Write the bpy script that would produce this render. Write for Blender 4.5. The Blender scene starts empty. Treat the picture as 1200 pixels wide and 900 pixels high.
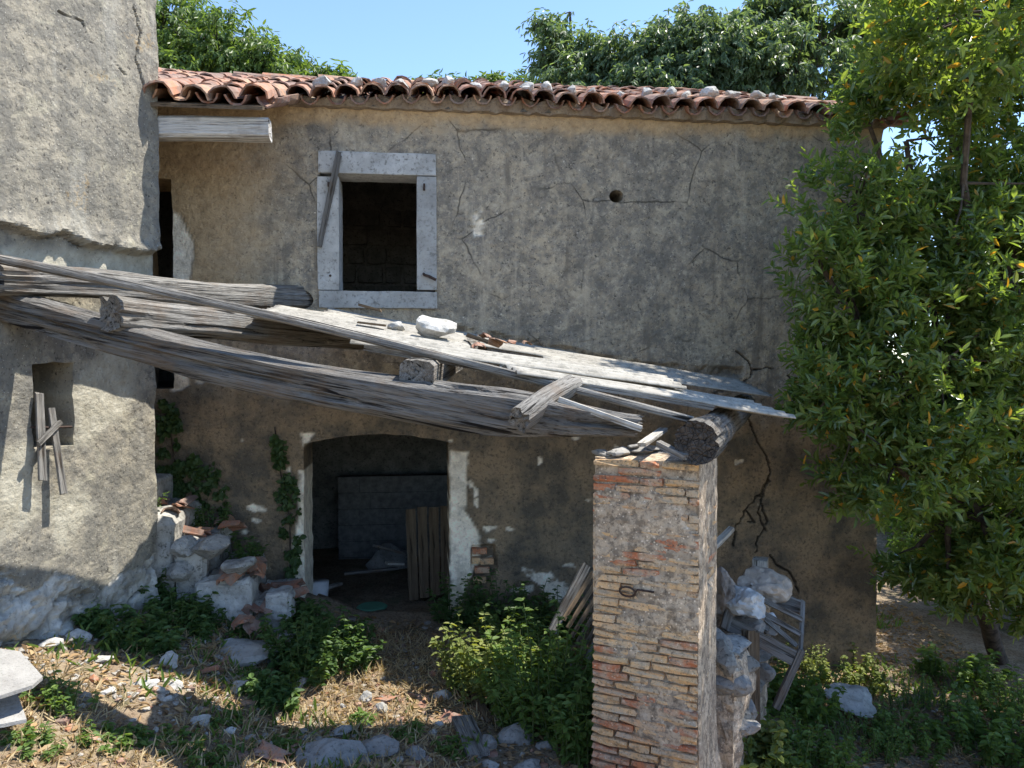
import bpy, bmesh, math, random
import numpy as np
from mathutils import Vector, Matrix

R = math.radians
random.seed(7)
rng = np.random.default_rng(11)
scn = bpy.context.scene
COL = scn.collection

# ------------------------------------------------------------------ camera, sky, sun, exposure
CAM_H = 2.35
PITCH = R(1.53)
SUN_AZ = 14.0      # degrees from +X towards +Y (direction to the sun)
SUN_EL = 62.0
cam_d = bpy.data.cameras.new('camera'); cam_d.sensor_width = 36; cam_d.lens = 27.0
cam_d.clip_start = 0.05; cam_d.clip_end = 900
cam = bpy.data.objects.new('camera', cam_d); COL.objects.link(cam)
cam.location = (0, 0, CAM_H); cam.rotation_euler = (R(90) - PITCH, 0, 0)
scn.camera = cam

w = bpy.data.worlds.new('World'); scn.world = w; w.use_nodes = True
nt = w.node_tree; nt.nodes.clear()
sky = nt.nodes.new('ShaderNodeTexSky'); sky.sky_type = 'NISHITA'; sky.sun_disc = False
sky.sun_elevation = R(SUN_EL); sky.sun_rotation = R(90 - SUN_AZ)
sky.air_density = 1.0; sky.dust_density = 0.0; sky.ozone_density = 3.0; sky.altitude = 1200
bg = nt.nodes.new('ShaderNodeBackground'); bg.inputs['Strength'].default_value = 0.11
wo = nt.nodes.new('ShaderNodeOutputWorld')
nt.links.new(sky.outputs[0], bg.inputs[0]); nt.links.new(bg.outputs[0], wo.inputs[0])

sun_d = bpy.data.lights.new('sun', 'SUN'); sun_d.energy = 3.2; sun_d.angle = R(0.53); sun_d.color = (1.0, 0.95, 0.86)
sun = bpy.data.objects.new('sun', sun_d); COL.objects.link(sun)
sdir = Vector((math.cos(R(SUN_EL)) * math.cos(R(SUN_AZ)), math.cos(R(SUN_EL)) * math.sin(R(SUN_AZ)), math.sin(R(SUN_EL))))
sun.rotation_euler = sdir.to_track_quat('Z', 'Y').to_euler()

vs = scn.view_settings
vs.view_transform = 'Standard'; vs.look = 'None'; vs.gamma = 1.0; vs.use_curve_mapping = False
vs.exposure = 1.65
scn.cycles.use_denoising = True
scn.cycles.max_bounces = 7; scn.cycles.diffuse_bounces = 4; scn.cycles.transparent_max_bounces = 4

# ------------------------------------------------------------------ projection helpers (photo pixels, 1200 x 900)
F = 900.0
sp, cp = math.sin(PITCH), math.cos(PITCH)
def ray(u, v):
    dx = (u - 600) / F; dz = -(v - 450) / F
    return np.array([dx, cp + dz * sp, -sp + dz * cp])
def at(u, v, Y):
    d = ray(u, v); return np.array([0, 0, CAM_H]) + d * (Y / d[1])
def hitz(u, v, z):
    d = ray(u, v); return np.array([0, 0, CAM_H]) + d * ((z - CAM_H) / d[2])
def hit(u, v, p0, n):
    d = ray(u, v); c = np.array([0, 0, CAM_H]); t = np.dot(np.asarray(p0) - c, n) / np.dot(d, n)
    return c + d * t
def proj(P):
    P = np.asarray(P, float); x = P[..., 0]; y = P[..., 1]; z = P[..., 2] - CAM_H
    f = y * cp - z * sp; up = y * sp + z * cp
    return 600 + F * x / f, 450 - F * up / f

# ------------------------------------------------------------------ numpy noise
def _hash(i, j, k, seed):
    h = (i.astype(np.int64) * 374761393 + j.astype(np.int64) * 668265263 + k.astype(np.int64) * 2147483647 + seed * 1274126177) & 0xffffffff
    h = ((h ^ (h >> 13)) * 1274126177) & 0xffffffff
    h = ((h ^ (h >> 16)) * 2246822519) & 0xffffffff
    return ((h ^ (h >> 15)) & 0xffffff) / float(0xffffff)
def vnoise(p, seed=0):
    p = np.asarray(p, float); i = np.floor(p).astype(np.int64); f = p - i; f = f * f * (3 - 2 * f)
    r = 0
    for a in (0, 1):
        for b in (0, 1):
            for c in (0, 1):
                wgt = (f[:, 0] if a else 1 - f[:, 0]) * (f[:, 1] if b else 1 - f[:, 1]) * (f[:, 2] if c else 1 - f[:, 2])
                r = r + wgt * _hash(i[:, 0] + a, i[:, 1] + b, i[:, 2] + c, seed)
    return r
def fbm(p, scale=1.0, octv=4, seed=0):
    p = np.asarray(p, float) * scale; a = .5; r = 0; s = 0
    for o in range(octv):
        r = r + a * vnoise(p, seed + o * 17); s += a; a *= .5; p = p * 2.03 + 11.3
    return r / s * 2 - 1
def worley2(x, y, seed=0):
    i = np.floor(x).astype(np.int64); j = np.floor(y).astype(np.int64)
    d1 = np.full(x.shape, 9.); d2 = np.full(x.shape, 9.); cid = np.zeros(x.shape)
    z = np.zeros_like(i)
    for a in (-1, 0, 1):
        for b in (-1, 0, 1):
            hx = _hash(i + a, j + b, z, seed); hy = _hash(i + a, j + b, z + 1, seed); hv = _hash(i + a, j + b, z + 2, seed)
            d = np.hypot(i + a + .15 + .7 * hx - x, j + b + .15 + .7 * hy - y)
            cl = d < d1
            d2 = np.where(cl, d1, np.minimum(d2, d)); cid = np.where(cl, hv, cid); d1 = np.where(cl, d, d1)
    return d1, d2, cid
def sstep(a, b, x):
    t = np.clip((np.asarray(x, float) - a) / (b - a), 0, 1); return t * t * (3 - 2 * t)
def poly_sd(u, v, poly):
    """signed distance to a polygon in pixels, negative inside"""
    u = np.asarray(u, float); v = np.asarray(v, float)
    d = np.full(u.shape, 1e9); ins = np.zeros(u.shape, bool); n = len(poly)
    for k in range(n):
        x0, y0 = poly[k]; x1, y1 = poly[(k + 1) % n]
        ex, ey = x1 - x0, y1 - y0
        t = np.clip(((u - x0) * ex + (v - y0) * ey) / (ex * ex + ey * ey + 1e-9), 0, 1)
        d = np.minimum(d, np.hypot(u - x0 - t * ex, v - y0 - t * ey))
        c = ((y0 > v) != (y1 > v)) & (u < (x1 - x0) * (v - y0) / (y1 - y0 + 1e-12) + x0)
        ins ^= c
    return np.where(ins, -d, d)
def line_d(u, v, pts):
    d = np.full(np.shape(u), 1e9)
    for (x0, y0), (x1, y1) in zip(pts[:-1], pts[1:]):
        ex, ey = x1 - x0, y1 - y0
        t = np.clip(((u - x0) * ex + (v - y0) * ey) / (ex * ex + ey * ey + 1e-9), 0, 1)
        d = np.minimum(d, np.hypot(u - x0 - t * ex, v - y0 - t * ey))
    return d

# ------------------------------------------------------------------ object helpers
def link(name, me, mat=None, parent=None):
    o = bpy.data.objects.new(name, me); COL.objects.link(o)
    if mat is not None and me is not None and not me.materials: me.materials.append(mat)
    if parent is not None: o.parent = parent
    return o
def tag(o, label=None, cat=None, group=None, kind=None):
    if label: o['label'] = label
    if cat: o['category'] = cat
    if group: o['group'] = group
    if kind: o['kind'] = kind
    return o
def empty(name, loc=(0, 0, 0)):
    o = bpy.data.objects.new(name, None); o.empty_display_size = .1; COL.objects.link(o); o.location = loc; return o
def quads_mesh(name, V, Q, smooth=False, mask=None):
    V = np.ascontiguousarray(V, dtype=np.float32); Q = np.ascontiguousarray(Q, dtype=np.int32); k = Q.shape[1]
    me = bpy.data.meshes.new(name)
    me.vertices.add(len(V)); me.vertices.foreach_set('co', V.ravel())
    me.loops.add(Q.size); me.loops.foreach_set('vertex_index', Q.ravel())
    me.polygons.add(len(Q)); me.polygons.foreach_set('loop_start', np.arange(0, Q.size, k, dtype=np.int32))
    me.update(calc_edges=True)
    me.polygons.foreach_set('use_smooth', np.full(len(Q), smooth))
    if mask is not None:
        a = me.color_attributes.new('mask', 'FLOAT_COLOR', 'POINT')
        m = np.zeros((len(V), 4), np.float32); m[:, :mask.shape[1]] = mask
        a.data.foreach_set('color', m.ravel())
    return me
def py_mesh(name, V, Fc, smooth=False):
    me = bpy.data.meshes.new(name); me.from_pydata([tuple(map(float, v)) for v in V], [], [tuple(map(int, f)) for f in Fc]); me.update()
    if smooth:
        for p in me.polygons: p.use_smooth = True
    return me
class MB:
    def __init__(s): s.V = []; s.F = []
    def add(s, V, Fc):
        b = len(s.V); s.V += [tuple(v) for v in V]; s.F += [tuple(b + i for i in f) for f in Fc]; return s
    def box(s, c0, c1, M=None):
        x0, y0, z0 = c0; x1, y1, z1 = c1
        V = [(x0, y0, z0), (x1, y0, z0), (x1, y1, z0), (x0, y1, z0), (x0, y0, z1), (x1, y0, z1), (x1, y1, z1), (x0, y1, z1)]
        if M is not None: V = [tuple(M @ Vector(v)) for v in V]
        return s.add(V, [(0, 3, 2, 1), (4, 5, 6, 7), (0, 1, 5, 4), (1, 2, 6, 5), (2, 3, 7, 6), (3, 0, 4, 7)])
    def tube(s, pts, rad, n=6, cap=True):
        pts = [Vector(p) for p in pts]; b = len(s.V); m = len(pts)
        up = Vector((.13, .27, 1)).normalized()
        for i, p in enumerate(pts):
            t = (pts[min(i + 1, m - 1)] - pts[max(i - 1, 0)]).normalized()
            a = t.cross(up)
            if a.length < .05: a = t.cross(Vector((1, 0, 0)))
            a.normalize(); c = t.cross(a)
            r = rad[i] if hasattr(rad, '__len__') else rad
            for k in range(n):
                th = 2 * math.pi * k / n
                s.V.append(tuple(p + (a * math.cos(th) + c * math.sin(th)) * r))
        for i in range(m - 1):
            for k in range(n):
                k2 = (k + 1) % n
                s.F.append((b + i * n + k, b + i * n + k2, b + (i + 1) * n + k2, b + (i + 1) * n + k))
        if cap:
            s.F.append(tuple(b + k for k in reversed(range(n)))); s.F.append(tuple(b + (m - 1) * n + k for k in range(n)))
        return s
    def build(s, name, mat, parent=None, smooth=False):
        return link(name, py_mesh(name, s.V, s.F, smooth), mat, parent)

# ------------------------------------------------------------------ material helpers
class NT:
    def __init__(s, name):
        s.m = bpy.data.materials.new(name); s.m.use_nodes = True; s.t = s.m.node_tree; s.t.nodes.clear()
        s.out = s.n('ShaderNodeOutputMaterial'); s.b = s.n('ShaderNodeBsdfPrincipled'); s.b.inputs['Roughness'].default_value = .9
        s.b.inputs['Specular IOR Level'].default_value = .25
        s.l(s.b.outputs[0], s.out.inputs[0])
    def n(s, t): return s.t.nodes.new(t)
    def l(s, a, b): s.t.links.new(a, b)
    def put(s, sock, val):
        if isinstance(val, bpy.types.NodeSocket): s.l(val, sock)
        elif val is not None: sock.default_value = val
    def coord(s, kind='Object', scale=(1, 1, 1)):
        c = s.n('ShaderNodeTexCoord')
        if kind == 'World':
            g = s.n('ShaderNodeNewGeometry'); o = g.outputs['Position']
        else: o = c.outputs[kind]
        if tuple(scale) != (1, 1, 1):
            m = s.n('ShaderNodeMapping'); m.inputs['Scale'].default_value = scale; s.l(o, m.inputs[0]); o = m.outputs[0]
        return o
    def noise(s, vec, scale, detail=6, rough=.6, dist=0):
        x = s.n('ShaderNodeTexNoise'); s.l(vec, x.inputs['Vector']); x.inputs['Scale'].default_value = scale
        x.inputs['Detail'].default_value = detail; x.inputs['Roughness'].default_value = rough; x.inputs['Distortion'].default_value = dist
        return x.outputs['Fac']
    def n_noisecol(s, vec, scale):
        x = s.n('ShaderNodeTexNoise'); s.l(vec, x.inputs['Vector']); x.inputs['Scale'].default_value = scale; x.inputs['Detail'].default_value = 4
        return x.outputs['Color']
    def voro(s, vec, scale, feat='F1', out='Distance', rand=1):
        x = s.n('ShaderNodeTexVoronoi'); x.feature = feat; s.l(vec, x.inputs['Vector']); x.inputs['Scale'].default_value = scale
        x.inputs['Randomness'].default_value = rand
        return x.outputs[out]
    def ramp(s, fac, stops, interp='LINEAR'):
        x = s.n('ShaderNodeValToRGB'); x.color_ramp.interpolation = interp; s.l(fac, x.inputs[0]); e = x.color_ramp.elements
        while len(e) < len(stops): e.new(.5)
        for el, (p, c) in zip(e, stops):
            el.position = p; el.color = (c, c, c, 1) if not hasattr(c, '__len__') else (*c, 1)
        return x.outputs[0]
    def mix(s, fac, a, b, mode='MIX'):
        x = s.n('ShaderNodeMix'); x.data_type = 'RGBA'; x.blend_type = mode
        s.put(x.inputs[0], fac)
        for sock, val in ((x.inputs[6], a), (x.inputs[7], b)):
            s.put(sock, val if isinstance(val, bpy.types.NodeSocket) else (*val, 1))
        return x.outputs[2]
    def math(s, op, a, b=None, clamp=False):
        x = s.n('ShaderNodeMath'); x.operation = op; x.use_clamp = clamp; s.put(x.inputs[0], a)
        if b is not None: s.put(x.inputs[1], b)
        return x.outputs[0]
    def mask(s):
        a = s.n('ShaderNodeAttribute'); a.attribute_name = 'mask'
        x = s.n('ShaderNodeSeparateColor'); s.l(a.outputs['Color'], x.inputs[0])
        return x.outputs[0], x.outputs[1], x.outputs[2], a.outputs['Alpha']
    def bump(s, h, strength=.5, dist=.02, prev=None):
        x = s.n('ShaderNodeBump'); x.inputs['Strength'].default_value = strength; x.inputs['Distance'].default_value = dist
        s.l(h, x.inputs['Height'])
        if prev is not None: s.l(prev, x.inputs['Normal'])
        return x.outputs[0]
    def rand(s):
        oi = s.n('ShaderNodeObjectInfo'); g = s.n('ShaderNodeNewGeometry')
        return s.math('FRACT', s.math('ADD', oi.outputs['Random'], g.outputs['Random Per Island']))
    def done(s, col, normal=None, rough=None, gain=None):
        if gain: col = s.mix(1.0, col, gain if hasattr(gain, '__len__') else (gain,) * 3, 'MULTIPLY')
        s.put(s.b.inputs['Base Color'], col if isinstance(col, bpy.types.NodeSocket) else (*col, 1))
        if normal is not None: s.l(normal, s.b.inputs['Normal'])
        if rough is not None: s.put(s.b.inputs['Roughness'], rough)
        return s.m

def mat_facade():
    t = NT('aged_plaster'); W = t.coord('World')
    big = t.noise(W, 1.3, 5, .62); mid = t.noise(W, 13, 7, .72); fine = t.noise(W, 34, 6, .7); speck = t.voro(W, 46); sp2 = t.voro(W, 19)
    c = t.mix(t.ramp(big, [(.36, 0), (.64, 1)]), (.155, .142, .120), (.245, .215, .168))
    c = t.mix(t.ramp(mid, [(.42, 0), (.55, .7)]), c, (.118, .116, .110))
    c = t.mix(t.ramp(t.noise(W, 19, 6, .72, .4), [(.52, 0), (.62, .6)]), c, (.30, .275, .225))
    c = t.mix(t.ramp(fine, [(.36, .9), (.44, 0)]), c, (.04, .039, .037))
    c = t.mix(t.ramp(speck, [(.10, .75), (.16, 0)]), c, (.36, .345, .31))
    c = t.mix(t.math('MULTIPLY', t.ramp(sp2, [(.07, 1), (.16, 0)]), t.ramp(mid, [(.5, 0), (.6, 1)])), c, (.42, .40, .36))
    cl = t.noise(W, 5.5, 7, .72, .3); c = t.mix(t.ramp(cl, [(.38, .75), (.50, 0)]), c, (.085, .083, .078)); c = t.mix(t.ramp(cl, [(.52, 0), (.66, .6)]), c, (.29, .262, .21))
    pit = t.voro(W, 30); c = t.mix(t.math('MULTIPLY', t.ramp(pit, [(.10, .9), (.17, 0)]), t.ramp(t.noise(W, 4, 4, .6), [(.48, 0), (.56, 1)])), c, (.05, .048, .045))
    stk = t.noise(t.coord('World', (7, 7, .55)), 1, 5, .65, .2); c = t.mix(t.math('MULTIPLY', t.ramp(stk, [(.54, 0), (.64, .75)]), t.ramp(big, [(.40, 0), (.58, 1)])), c, (.10, .092, .08)); c = t.mix(t.ramp(stk, [(.30, .45), (.40, 0)]), c, (.30, .27, .22))
    hl = t.voro(t.mix(.12, W, t.n_noisecol(W, 3.0)), 1.35, 'DISTANCE_TO_EDGE'); c = t.mix(t.math('MULTIPLY', t.ramp(hl, [(.003, .85), (.010, 0)]), t.ramp(t.noise(W, 1.7, 3, .5), [(.50, 0), (.58, 1)])), c, (.03, .028, .025))
    r, g, b, a = t.mask()
    # rain-sheltered brown render
    brown = t.mix(t.ramp(mid, [(.35, 0), (.65, 1)]), (.20, .150, .095), (.33, .255, .165))
    brown = t.mix(t.ramp(fine, [(.32, .6), (.45, 0)]), brown, (.09, .07, .05))
    c = t.mix(b, c, brown)
    # darker, browner lower storey
    lower_dark = t.mix(t.ramp(t.noise(W, 2.6, 6, .65), [(.40, 0), (.6, 1)]), (.055, .051, .044), (.165, .128, .088))
    lower_dark = t.mix(t.ramp(fine, [(.35, .7), (.5, 0)]), lower_dark, (.03, .028, .025))
    lower_dark = t.mix(t.ramp(speck, [(.06, .5), (.14, 0)]), lower_dark, (.30, .26, .21))
    c = t.mix(a, c, lower_dark)
    # lime coat / bare limestone
    lime = t.mix(t.ramp(t.noise(W, 9, 7, .7), [(.35, 0), (.6, 1)]), (.33, .31, .27), (.56, .54, .49))
    lime = t.mix(t.ramp(fine, [(.3, .6), (.44, 0)]), lime, (.14, .13, .11))
    c = t.mix(r, c, lime)
    c = t.mix(g, c, (.012, .011, .010))
    h = t.math('ADD', t.math('MULTIPLY', fine, .6), t.math('MULTIPLY', mid, .9))
    h = t.math('ADD', h, t.math('MULTIPLY', cl, .8)); n = t.bump(h, .85, .026); n = t.bump(t.math('SUBTRACT', 1, speck), .3, .006, n)
    return t.done(c, n, .95, (2.0, 1.86, 1.66))

def mat_wing():
    t = NT('sunlit_wing_plaster'); W = t.coord('World')
    big = t.noise(W, 1.6, 5, .6); mid = t.noise(W, 8, 7, .68); fine = t.noise(W, 40, 6, .7); speck = t.voro(W, 38); sp2 = t.voro(W, 60)
    c = t.mix(t.ramp(big, [(.38, 0), (.62, 1)]), (.20, .185, .155), (.30, .27, .215))
    c = t.mix(t.ramp(mid, [(.44, 0), (.54, .8)]), c, (.15, .142, .125))
    c = t.mix(t.ramp(t.noise(W, 5, 6, .7, .8), [(.55, 0), (.68, .7)]), c, (.37, .34, .26))
    c = t.mix(t.ramp(fine, [(.35, .95), (.43, 0)]), c, (.055, .05, .045))
    c = t.mix(t.ramp(speck, [(.09, .85), (.15, 0)]), c, (.44, .42, .365))
    c = t.mix(t.math('MULTIPLY', t.ramp(sp2, [(.06, .9), (.14, 0)]), t.ramp(big, [(.5, 0), (.56, 1)])), c, (.06, .055, .05))
    c = t.mix(t.math('MULTIPLY', t.ramp(t.noise(W, 3.1, 3, .5), [(.66, 0), (.72, .55)]), t.ramp(fine, [(.5, 0), (.56, 1)])), c, (.36, .23, .08))
    st2 = t.noise(t.coord('World', (5, 5, .5)), 1, 5, .65, .3); c = t.mix(t.ramp(st2, [(.54, 0), (.66, .55)]), c, (.13, .125, .115)); c = t.mix(t.ramp(st2, [(.32, .5), (.43, 0)]), c, (.34, .325, .285))
    r, g, b, a = t.mask()
    pale = t.mix(t.ramp(mid, [(.35, 0), (.62, 1)]), (.30, .275, .215), (.47, .44, .36))
    pale = t.mix(t.ramp(fine, [(.32, .6), (.44, 0)]), pale, (.17, .155, .13))
    c = t.mix(b, c, pale)
    lime = t.mix(t.ramp(t.noise(W, 7, 7, .7), [(.35, 0), (.62, 1)]), (.30, .29, .27), (.58, .57, .54))
    lime = t.mix(t.ramp(fine, [(.3, .6), (.44, 0)]), lime, (.15, .14, .12))
    c = t.mix(r, c, lime)
    c = t.mix(t.math('MULTIPLY', g, .8), c, (.05, .045, .04))
    h = t.math('ADD', t.math('MULTIPLY', fine, .6), t.math('MULTIPLY', mid, .9))
    h = t.math('ADD', h, t.math('MULTIPLY', t.noise(W, 110, 3, .7), .35)); stk = t.noise(t.coord('World', (6, 6, .6)), 1, 5, .65, .3); n = t.bump(h, .7, .016); n = t.bump(t.math('SUBTRACT', 1, speck), .35, .006, n)
    return t.done(c, n, .95, (1.10, 1.10, 1.08))

def mat_stone(name, a=(.30, .29, .265), b=(.56, .55, .51), dark=(.10, .095, .085), scale=6, coord='Object', lich=.5):
    t = NT(name); W = t.coord(coord); m1 = t.noise(W, scale, 7, .68); f = t.noise(W, scale * 6, 6, .7)
    c = t.mix(t.ramp(m1, [(.35, 0), (.62, 1)]), a, b)
    c = t.mix(t.ramp(f, [(.32, lich * 1.4), (.47, 0)]), c, dark)
    c = t.mix(t.math('MULTIPLY', t.rand(), .45), c, tuple(x * .62 for x in a))
    n = t.bump(t.math('ADD', m1, t.math('MULTIPLY', f, .5)), .6, .02)
    return t.done(c, n, .92)

def mat_wood(name, light=(.33, .315, .285), mid=(.17, .155, .135), dark=(.035, .03, .026), sc=1.0, brown=0.0):
    t = NT(name); W = t.coord('Object', (1.7 * sc, 48 * sc, 48 * sc)); W2 = t.coord('Object', (.9, 14, 14)); W3 = t.coord('Object', (4.5, 150, 150))
    g1 = t.noise(W, 1, 6, .68, .35); g2 = t.noise(W2, 1, 5, .6); g3 = t.noise(W3, 1, 4, .6); blot = t.noise(t.coord('Object'), 5, 5, .6)
    c = t.mix(t.ramp(g1, [(.34, 0), (.60, 1)]), mid, light)
    c = t.mix(t.ramp(g2, [(.36, .75), (.52, 0)]), c, mid)
    c = t.mix(t.ramp(g1, [(.36, 1), (.44, 0)]), c, dark)
    c = t.mix(t.ramp(g3, [(.36, .75), (.46, 0)]), c, dark)
    c = t.mix(t.ramp(t.noise(t.coord('Object', (1.1, 22, 22)), 1, 3, .5, .6), [(.335, 1), (.36, 0)]), c, tuple(x * .6 for x in dark))
    c = t.mix(t.ramp(blot, [(.52, 0), (.68, .45 + brown)]), c, (.15, .105, .07))
    h = t.math('ADD', g1, t.math('MULTIPLY', g3, .5))
    return t.done(c, t.bump(h, 1.0, .022), .9)

def mat_end():
    t = NT('cracked_end_grain'); W = t.coord('Object', (.3, 1, 1)); n = t.noise(W, 30, 6, .7)
    c = t.mix(t.ramp(n, [(.35, 0), (.65, 1)]), (.045, .038, .032), (.12, .10, .085))
    v = t.voro(W, 38, 'DISTANCE_TO_EDGE'); c = t.mix(t.ramp(v, [(.015, 1), (.045, 0)]), c, (.008, .007, .006))
    return t.done(c, t.bump(t.math('ADD', n, t.math('MULTIPLY', v, 2)), .9, .02), .95)

def mat_tile(name='terracotta_tile', coord='Object'):
    t = NT(name); W = t.coord('World'); r = t.rand()
    n1 = t.noise(W, 14, 6, .65); n2 = t.noise(W, 60, 5, .65)
    c = t.ramp(r, [(0, (.32, .115, .055)), (.22, (.46, .19, .095)), (.42, (.26, .11, .07)), (.58, (.50, .27, .15)), (.76, (.20, .105, .08)), (.9, (.42, .165, .08)), (1, (.36, .20, .13))], 'CONSTANT')
    c = t.mix(t.ramp(n1, [(.43, 0), (.58, .8)]), c, (.30, .225, .18))
    c = t.mix(t.ramp(n2, [(.32, .7), (.46, 0)]), c, (.07, .05, .042))
    c = t.mix(t.ramp(t.noise(W, 5, 4, .6), [(.48, 0), (.64, .7)]), c, (.12, .085, .07)); c = t.mix(.22, c, (.26, .20, .165))
    return t.done(c, t.bump(n2, .4, .006), .9)

def mat_brick():
    t = NT('old_brick'); W = t.coord('World'); r = t.rand()
    n1 = t.noise(W, 11, 6, .65); n2 = t.noise(W, 70, 5, .7); n3 = t.noise(W, 26, 6, .7)
    c = t.ramp(r, [(0, (.345, .25, .15)), (.22, (.38, .28, .175)), (.46, (.27, .115, .065)), (.64, (.34, .23, .145)), (.8, (.26, .105, .06)), (.9, (.36, .265, .165)), (1, (.30, .2, .13))], 'CONSTANT')
    c = t.mix(t.ramp(n1, [(.42, 0), (.58, .8)]), c, (.265, .235, .195))
    c = t.mix(t.ramp(n3, [(.36, .7), (.48, 0)]), c, (.115, .10, .085))
    c = t.mix(t.ramp(n2, [(.34, .8), (.46, 0)]), c, (.05, .045, .04))
    c = t.mix(t.ramp(t.voro(W, 42), [(.08, .7), (.2, 0)]), c, (.42, .39, .34))
    return t.done(c, t.bump(t.math('ADD', n2, n1), .7, .012), .95, (1.95, 1.70, 1.42))

def mat_mortar():
    t = NT('lichen_mortar'); W = t.coord('World')
    n1 = t.noise(W, 6, 6, .65); n2 = t.noise(W, 45, 6, .7); n3 = t.noise(W, 18, 6, .7)
    c = t.mix(t.ramp(n1, [(.38, 0), (.6, 1)]), (.20, .18, .155), (.33, .30, .255))
    c = t.mix(t.ramp(n3, [(.42, .85), (.54, 0)]), c, (.105, .095, .083))
    c = t.mix(t.ramp(n2, [(.34, .8), (.46, 0)]), c, (.05, .046, .04))
    c = t.mix(t.ramp(t.voro(W, 36), [(.10, .8), (.22, 0)]), c, (.46, .44, .40))
    return t.done(c, t.bump(t.math('ADD', t.math('MULTIPLY', n2, .7), n3), .7, .010), .95, (1.85, 1.62, 1.38))

def mat_sheet():
    t = NT('fibre_cement'); W = t.coord('Object'); n1 = t.noise(W, 3, 6, .65); n2 = t.noise(W, 40, 6, .7); n3 = t.noise(W, 14, 6, .7)
    c = t.mix(t.ramp(n1, [(.36, 0), (.64, 1)]), (.27, .252, .22), (.40, .38, .335))
    c = t.mix(t.ramp(n3, [(.38, .85), (.52, 0)]), c, (.20, .19, .165))
    c = t.mix(t.ramp(n2, [(.30, .8), (.43, 0)]), c, (.12, .11, .095))
    c = t.mix(t.ramp(t.noise(W, 7, 5, .6), [(.60, 0), (.72, .5)]), c, (.20, .19, .16))
    return t.done(c, t.bump(t.math('ADD', n2, n3), .5, .008), .92)

def mat_leaf(name, cols, trans=.35, rough=.42, spec=.45, dry=None):
    t = NT(name); g = t.n('ShaderNodeNewGeometry'); r = g.outputs['Random Per Island']
    k = len(cols)
    c = t.ramp(r, [(i / max(1, k - 1), cc) for i, cc in enumerate(cols)])
    if dry:
        r2 = t.math('FRACT', t.math('MULTIPLY', r, 37.31))
        c = t.mix(t.ramp(r2, [(0, 1), (dry[0], 1), (dry[0] + .004, 0)]), c, dry[1])
    W = t.coord('World'); c = t.mix(t.ramp(t.noise(W, 2.2, 3, .5), [(.35, .0), (.7, .35)]), c, tuple(min(1, x * 1.7) for x in cols[-1]))
    t.done(c, None, rough); t.b.inputs['Specular IOR Level'].default_value = spec
    tr = t.n('ShaderNodeBsdfTranslucent'); mx = t.n('ShaderNodeMixShader'); mx.inputs[0].default_value = trans
    ct = t.mix(1.0, c, (1.7, 1.62, .60), 'MULTIPLY'); t.l(ct, tr.inputs[0])
    t.l(t.b.outputs[0], mx.inputs[1]); t.l(tr.outputs[0], mx.inputs[2]); t.l(mx.outputs[0], t.out.inputs[0])
    return t.m

def mat_ground():
    t = NT('dry_earth'); W = t.coord('World')
    n1 = t.noise(W, .9, 5, .6); n2 = t.noise(W, 6, 7, .7); n3 = t.noise(W, 38, 6, .7); fib = t.noise(t.coord('World', (14, 60, 30)), 1, 5, .65, .8)
    c = t.mix(t.ramp(n1, [(.38, 0), (.62, 1)]), (.19, .13, .085), (.28, .21, .14))
    c = t.mix(t.ramp(n2, [(.42, 0), (.6, .85)]), c, (.33, .265, .185))
    c = t.mix(t.ramp(n3, [(.36, .8), (.5, 0)]), c, (.05, .034, .022))
    c = t.mix(t.ramp(fib, [(.56, 0), (.66, .7)]), c, (.36, .29, .18))
    c = t.mix(t.ramp(t.voro(W, 28), [(.06, .8), (.16, 0)]), c, (.42, .38, .32))
    g = t.ramp(t.noise(W, 2.3, 5, .65), [(.54, 0), (.68, .6)]); c = t.mix(g, c, (.065, .085, .03))
    return t.done(c, t.bump(t.math('ADD', n2, t.math('MULTIPLY', n3, .6)), .9, .04), .97)

def mat_plain(name, col, rough=.8, var=.35, scale=9, coord='Object', metal=0):
    t = NT(name); W = t.coord(coord); n = t.noise(W, scale, 6, .65)
    c = t.mix(t.ramp(n, [(.35, 0), (.65, 1)]), tuple(x * (1 - var) for x in col), tuple(min(1, x * (1 + var * .6)) for x in col))
    t.b.inputs['Metallic'].default_value = metal
    return t.done(c, t.bump(n, .3, .01), rough)

M = {}
M['facade'] = mat_facade(); M['wing'] = mat_wing(); M['mortar'] = mat_mortar(); M['brick'] = mat_brick(); M['tile'] = mat_tile()
M['frame'] = mat_stone('dressed_limestone', (.34, .335, .315), (.53, .525, .50), (.16, .155, .14), 5, 'World', .7)
M['rock'] = mat_stone('white_limestone', (.32, .31, .285), (.60, .585, .55), (.12, .115, .10), 5, 'World')
M['grey_rock'] = mat_stone('grey_limestone', (.22, .21, .195), (.38, .37, .345), (.08, .078, .07), 7, 'World', .7)
M['rubble'] = mat_stone('rubble_masonry', (.16, .15, .13), (.34, .32, .28), (.05, .047, .04), 6, 'World', .8)
M['wood'] = mat_wood('weathered_grey_timber', (.31, .295, .27), (.14, .13, .115), (.018, .016, .014)); M['wood_front'] = mat_wood('beam_timber', (.215, .205, .19), (.095, .088, .08), (.014, .012, .011)); M['wood_dark'] = mat_wood('weathered_dark_timber', (.20, .19, .175), (.10, .094, .084), (.02, .018, .016))
M['wood_brown'] = mat_wood('brown_timber', (.21, .155, .10), (.12, .085, .055), (.02, .015, .01), 1, .3)
M['wood_pale'] = mat_wood('pale_sawn_timber', (.62, .59, .53), (.46, .43, .38), (.16, .15, .13))
M['wood_lime'] = mat_wood('limewashed_timber', (.72, .70, .66), (.56, .54, .50), (.22, .20, .18)); M['sheet'] = mat_sheet(); M['end_grain'] = mat_end()
M['iron'] = mat_plain('rusty_iron', (.06, .04, .033), .8, .5, 30)
M['ground'] = mat_ground()
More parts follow.
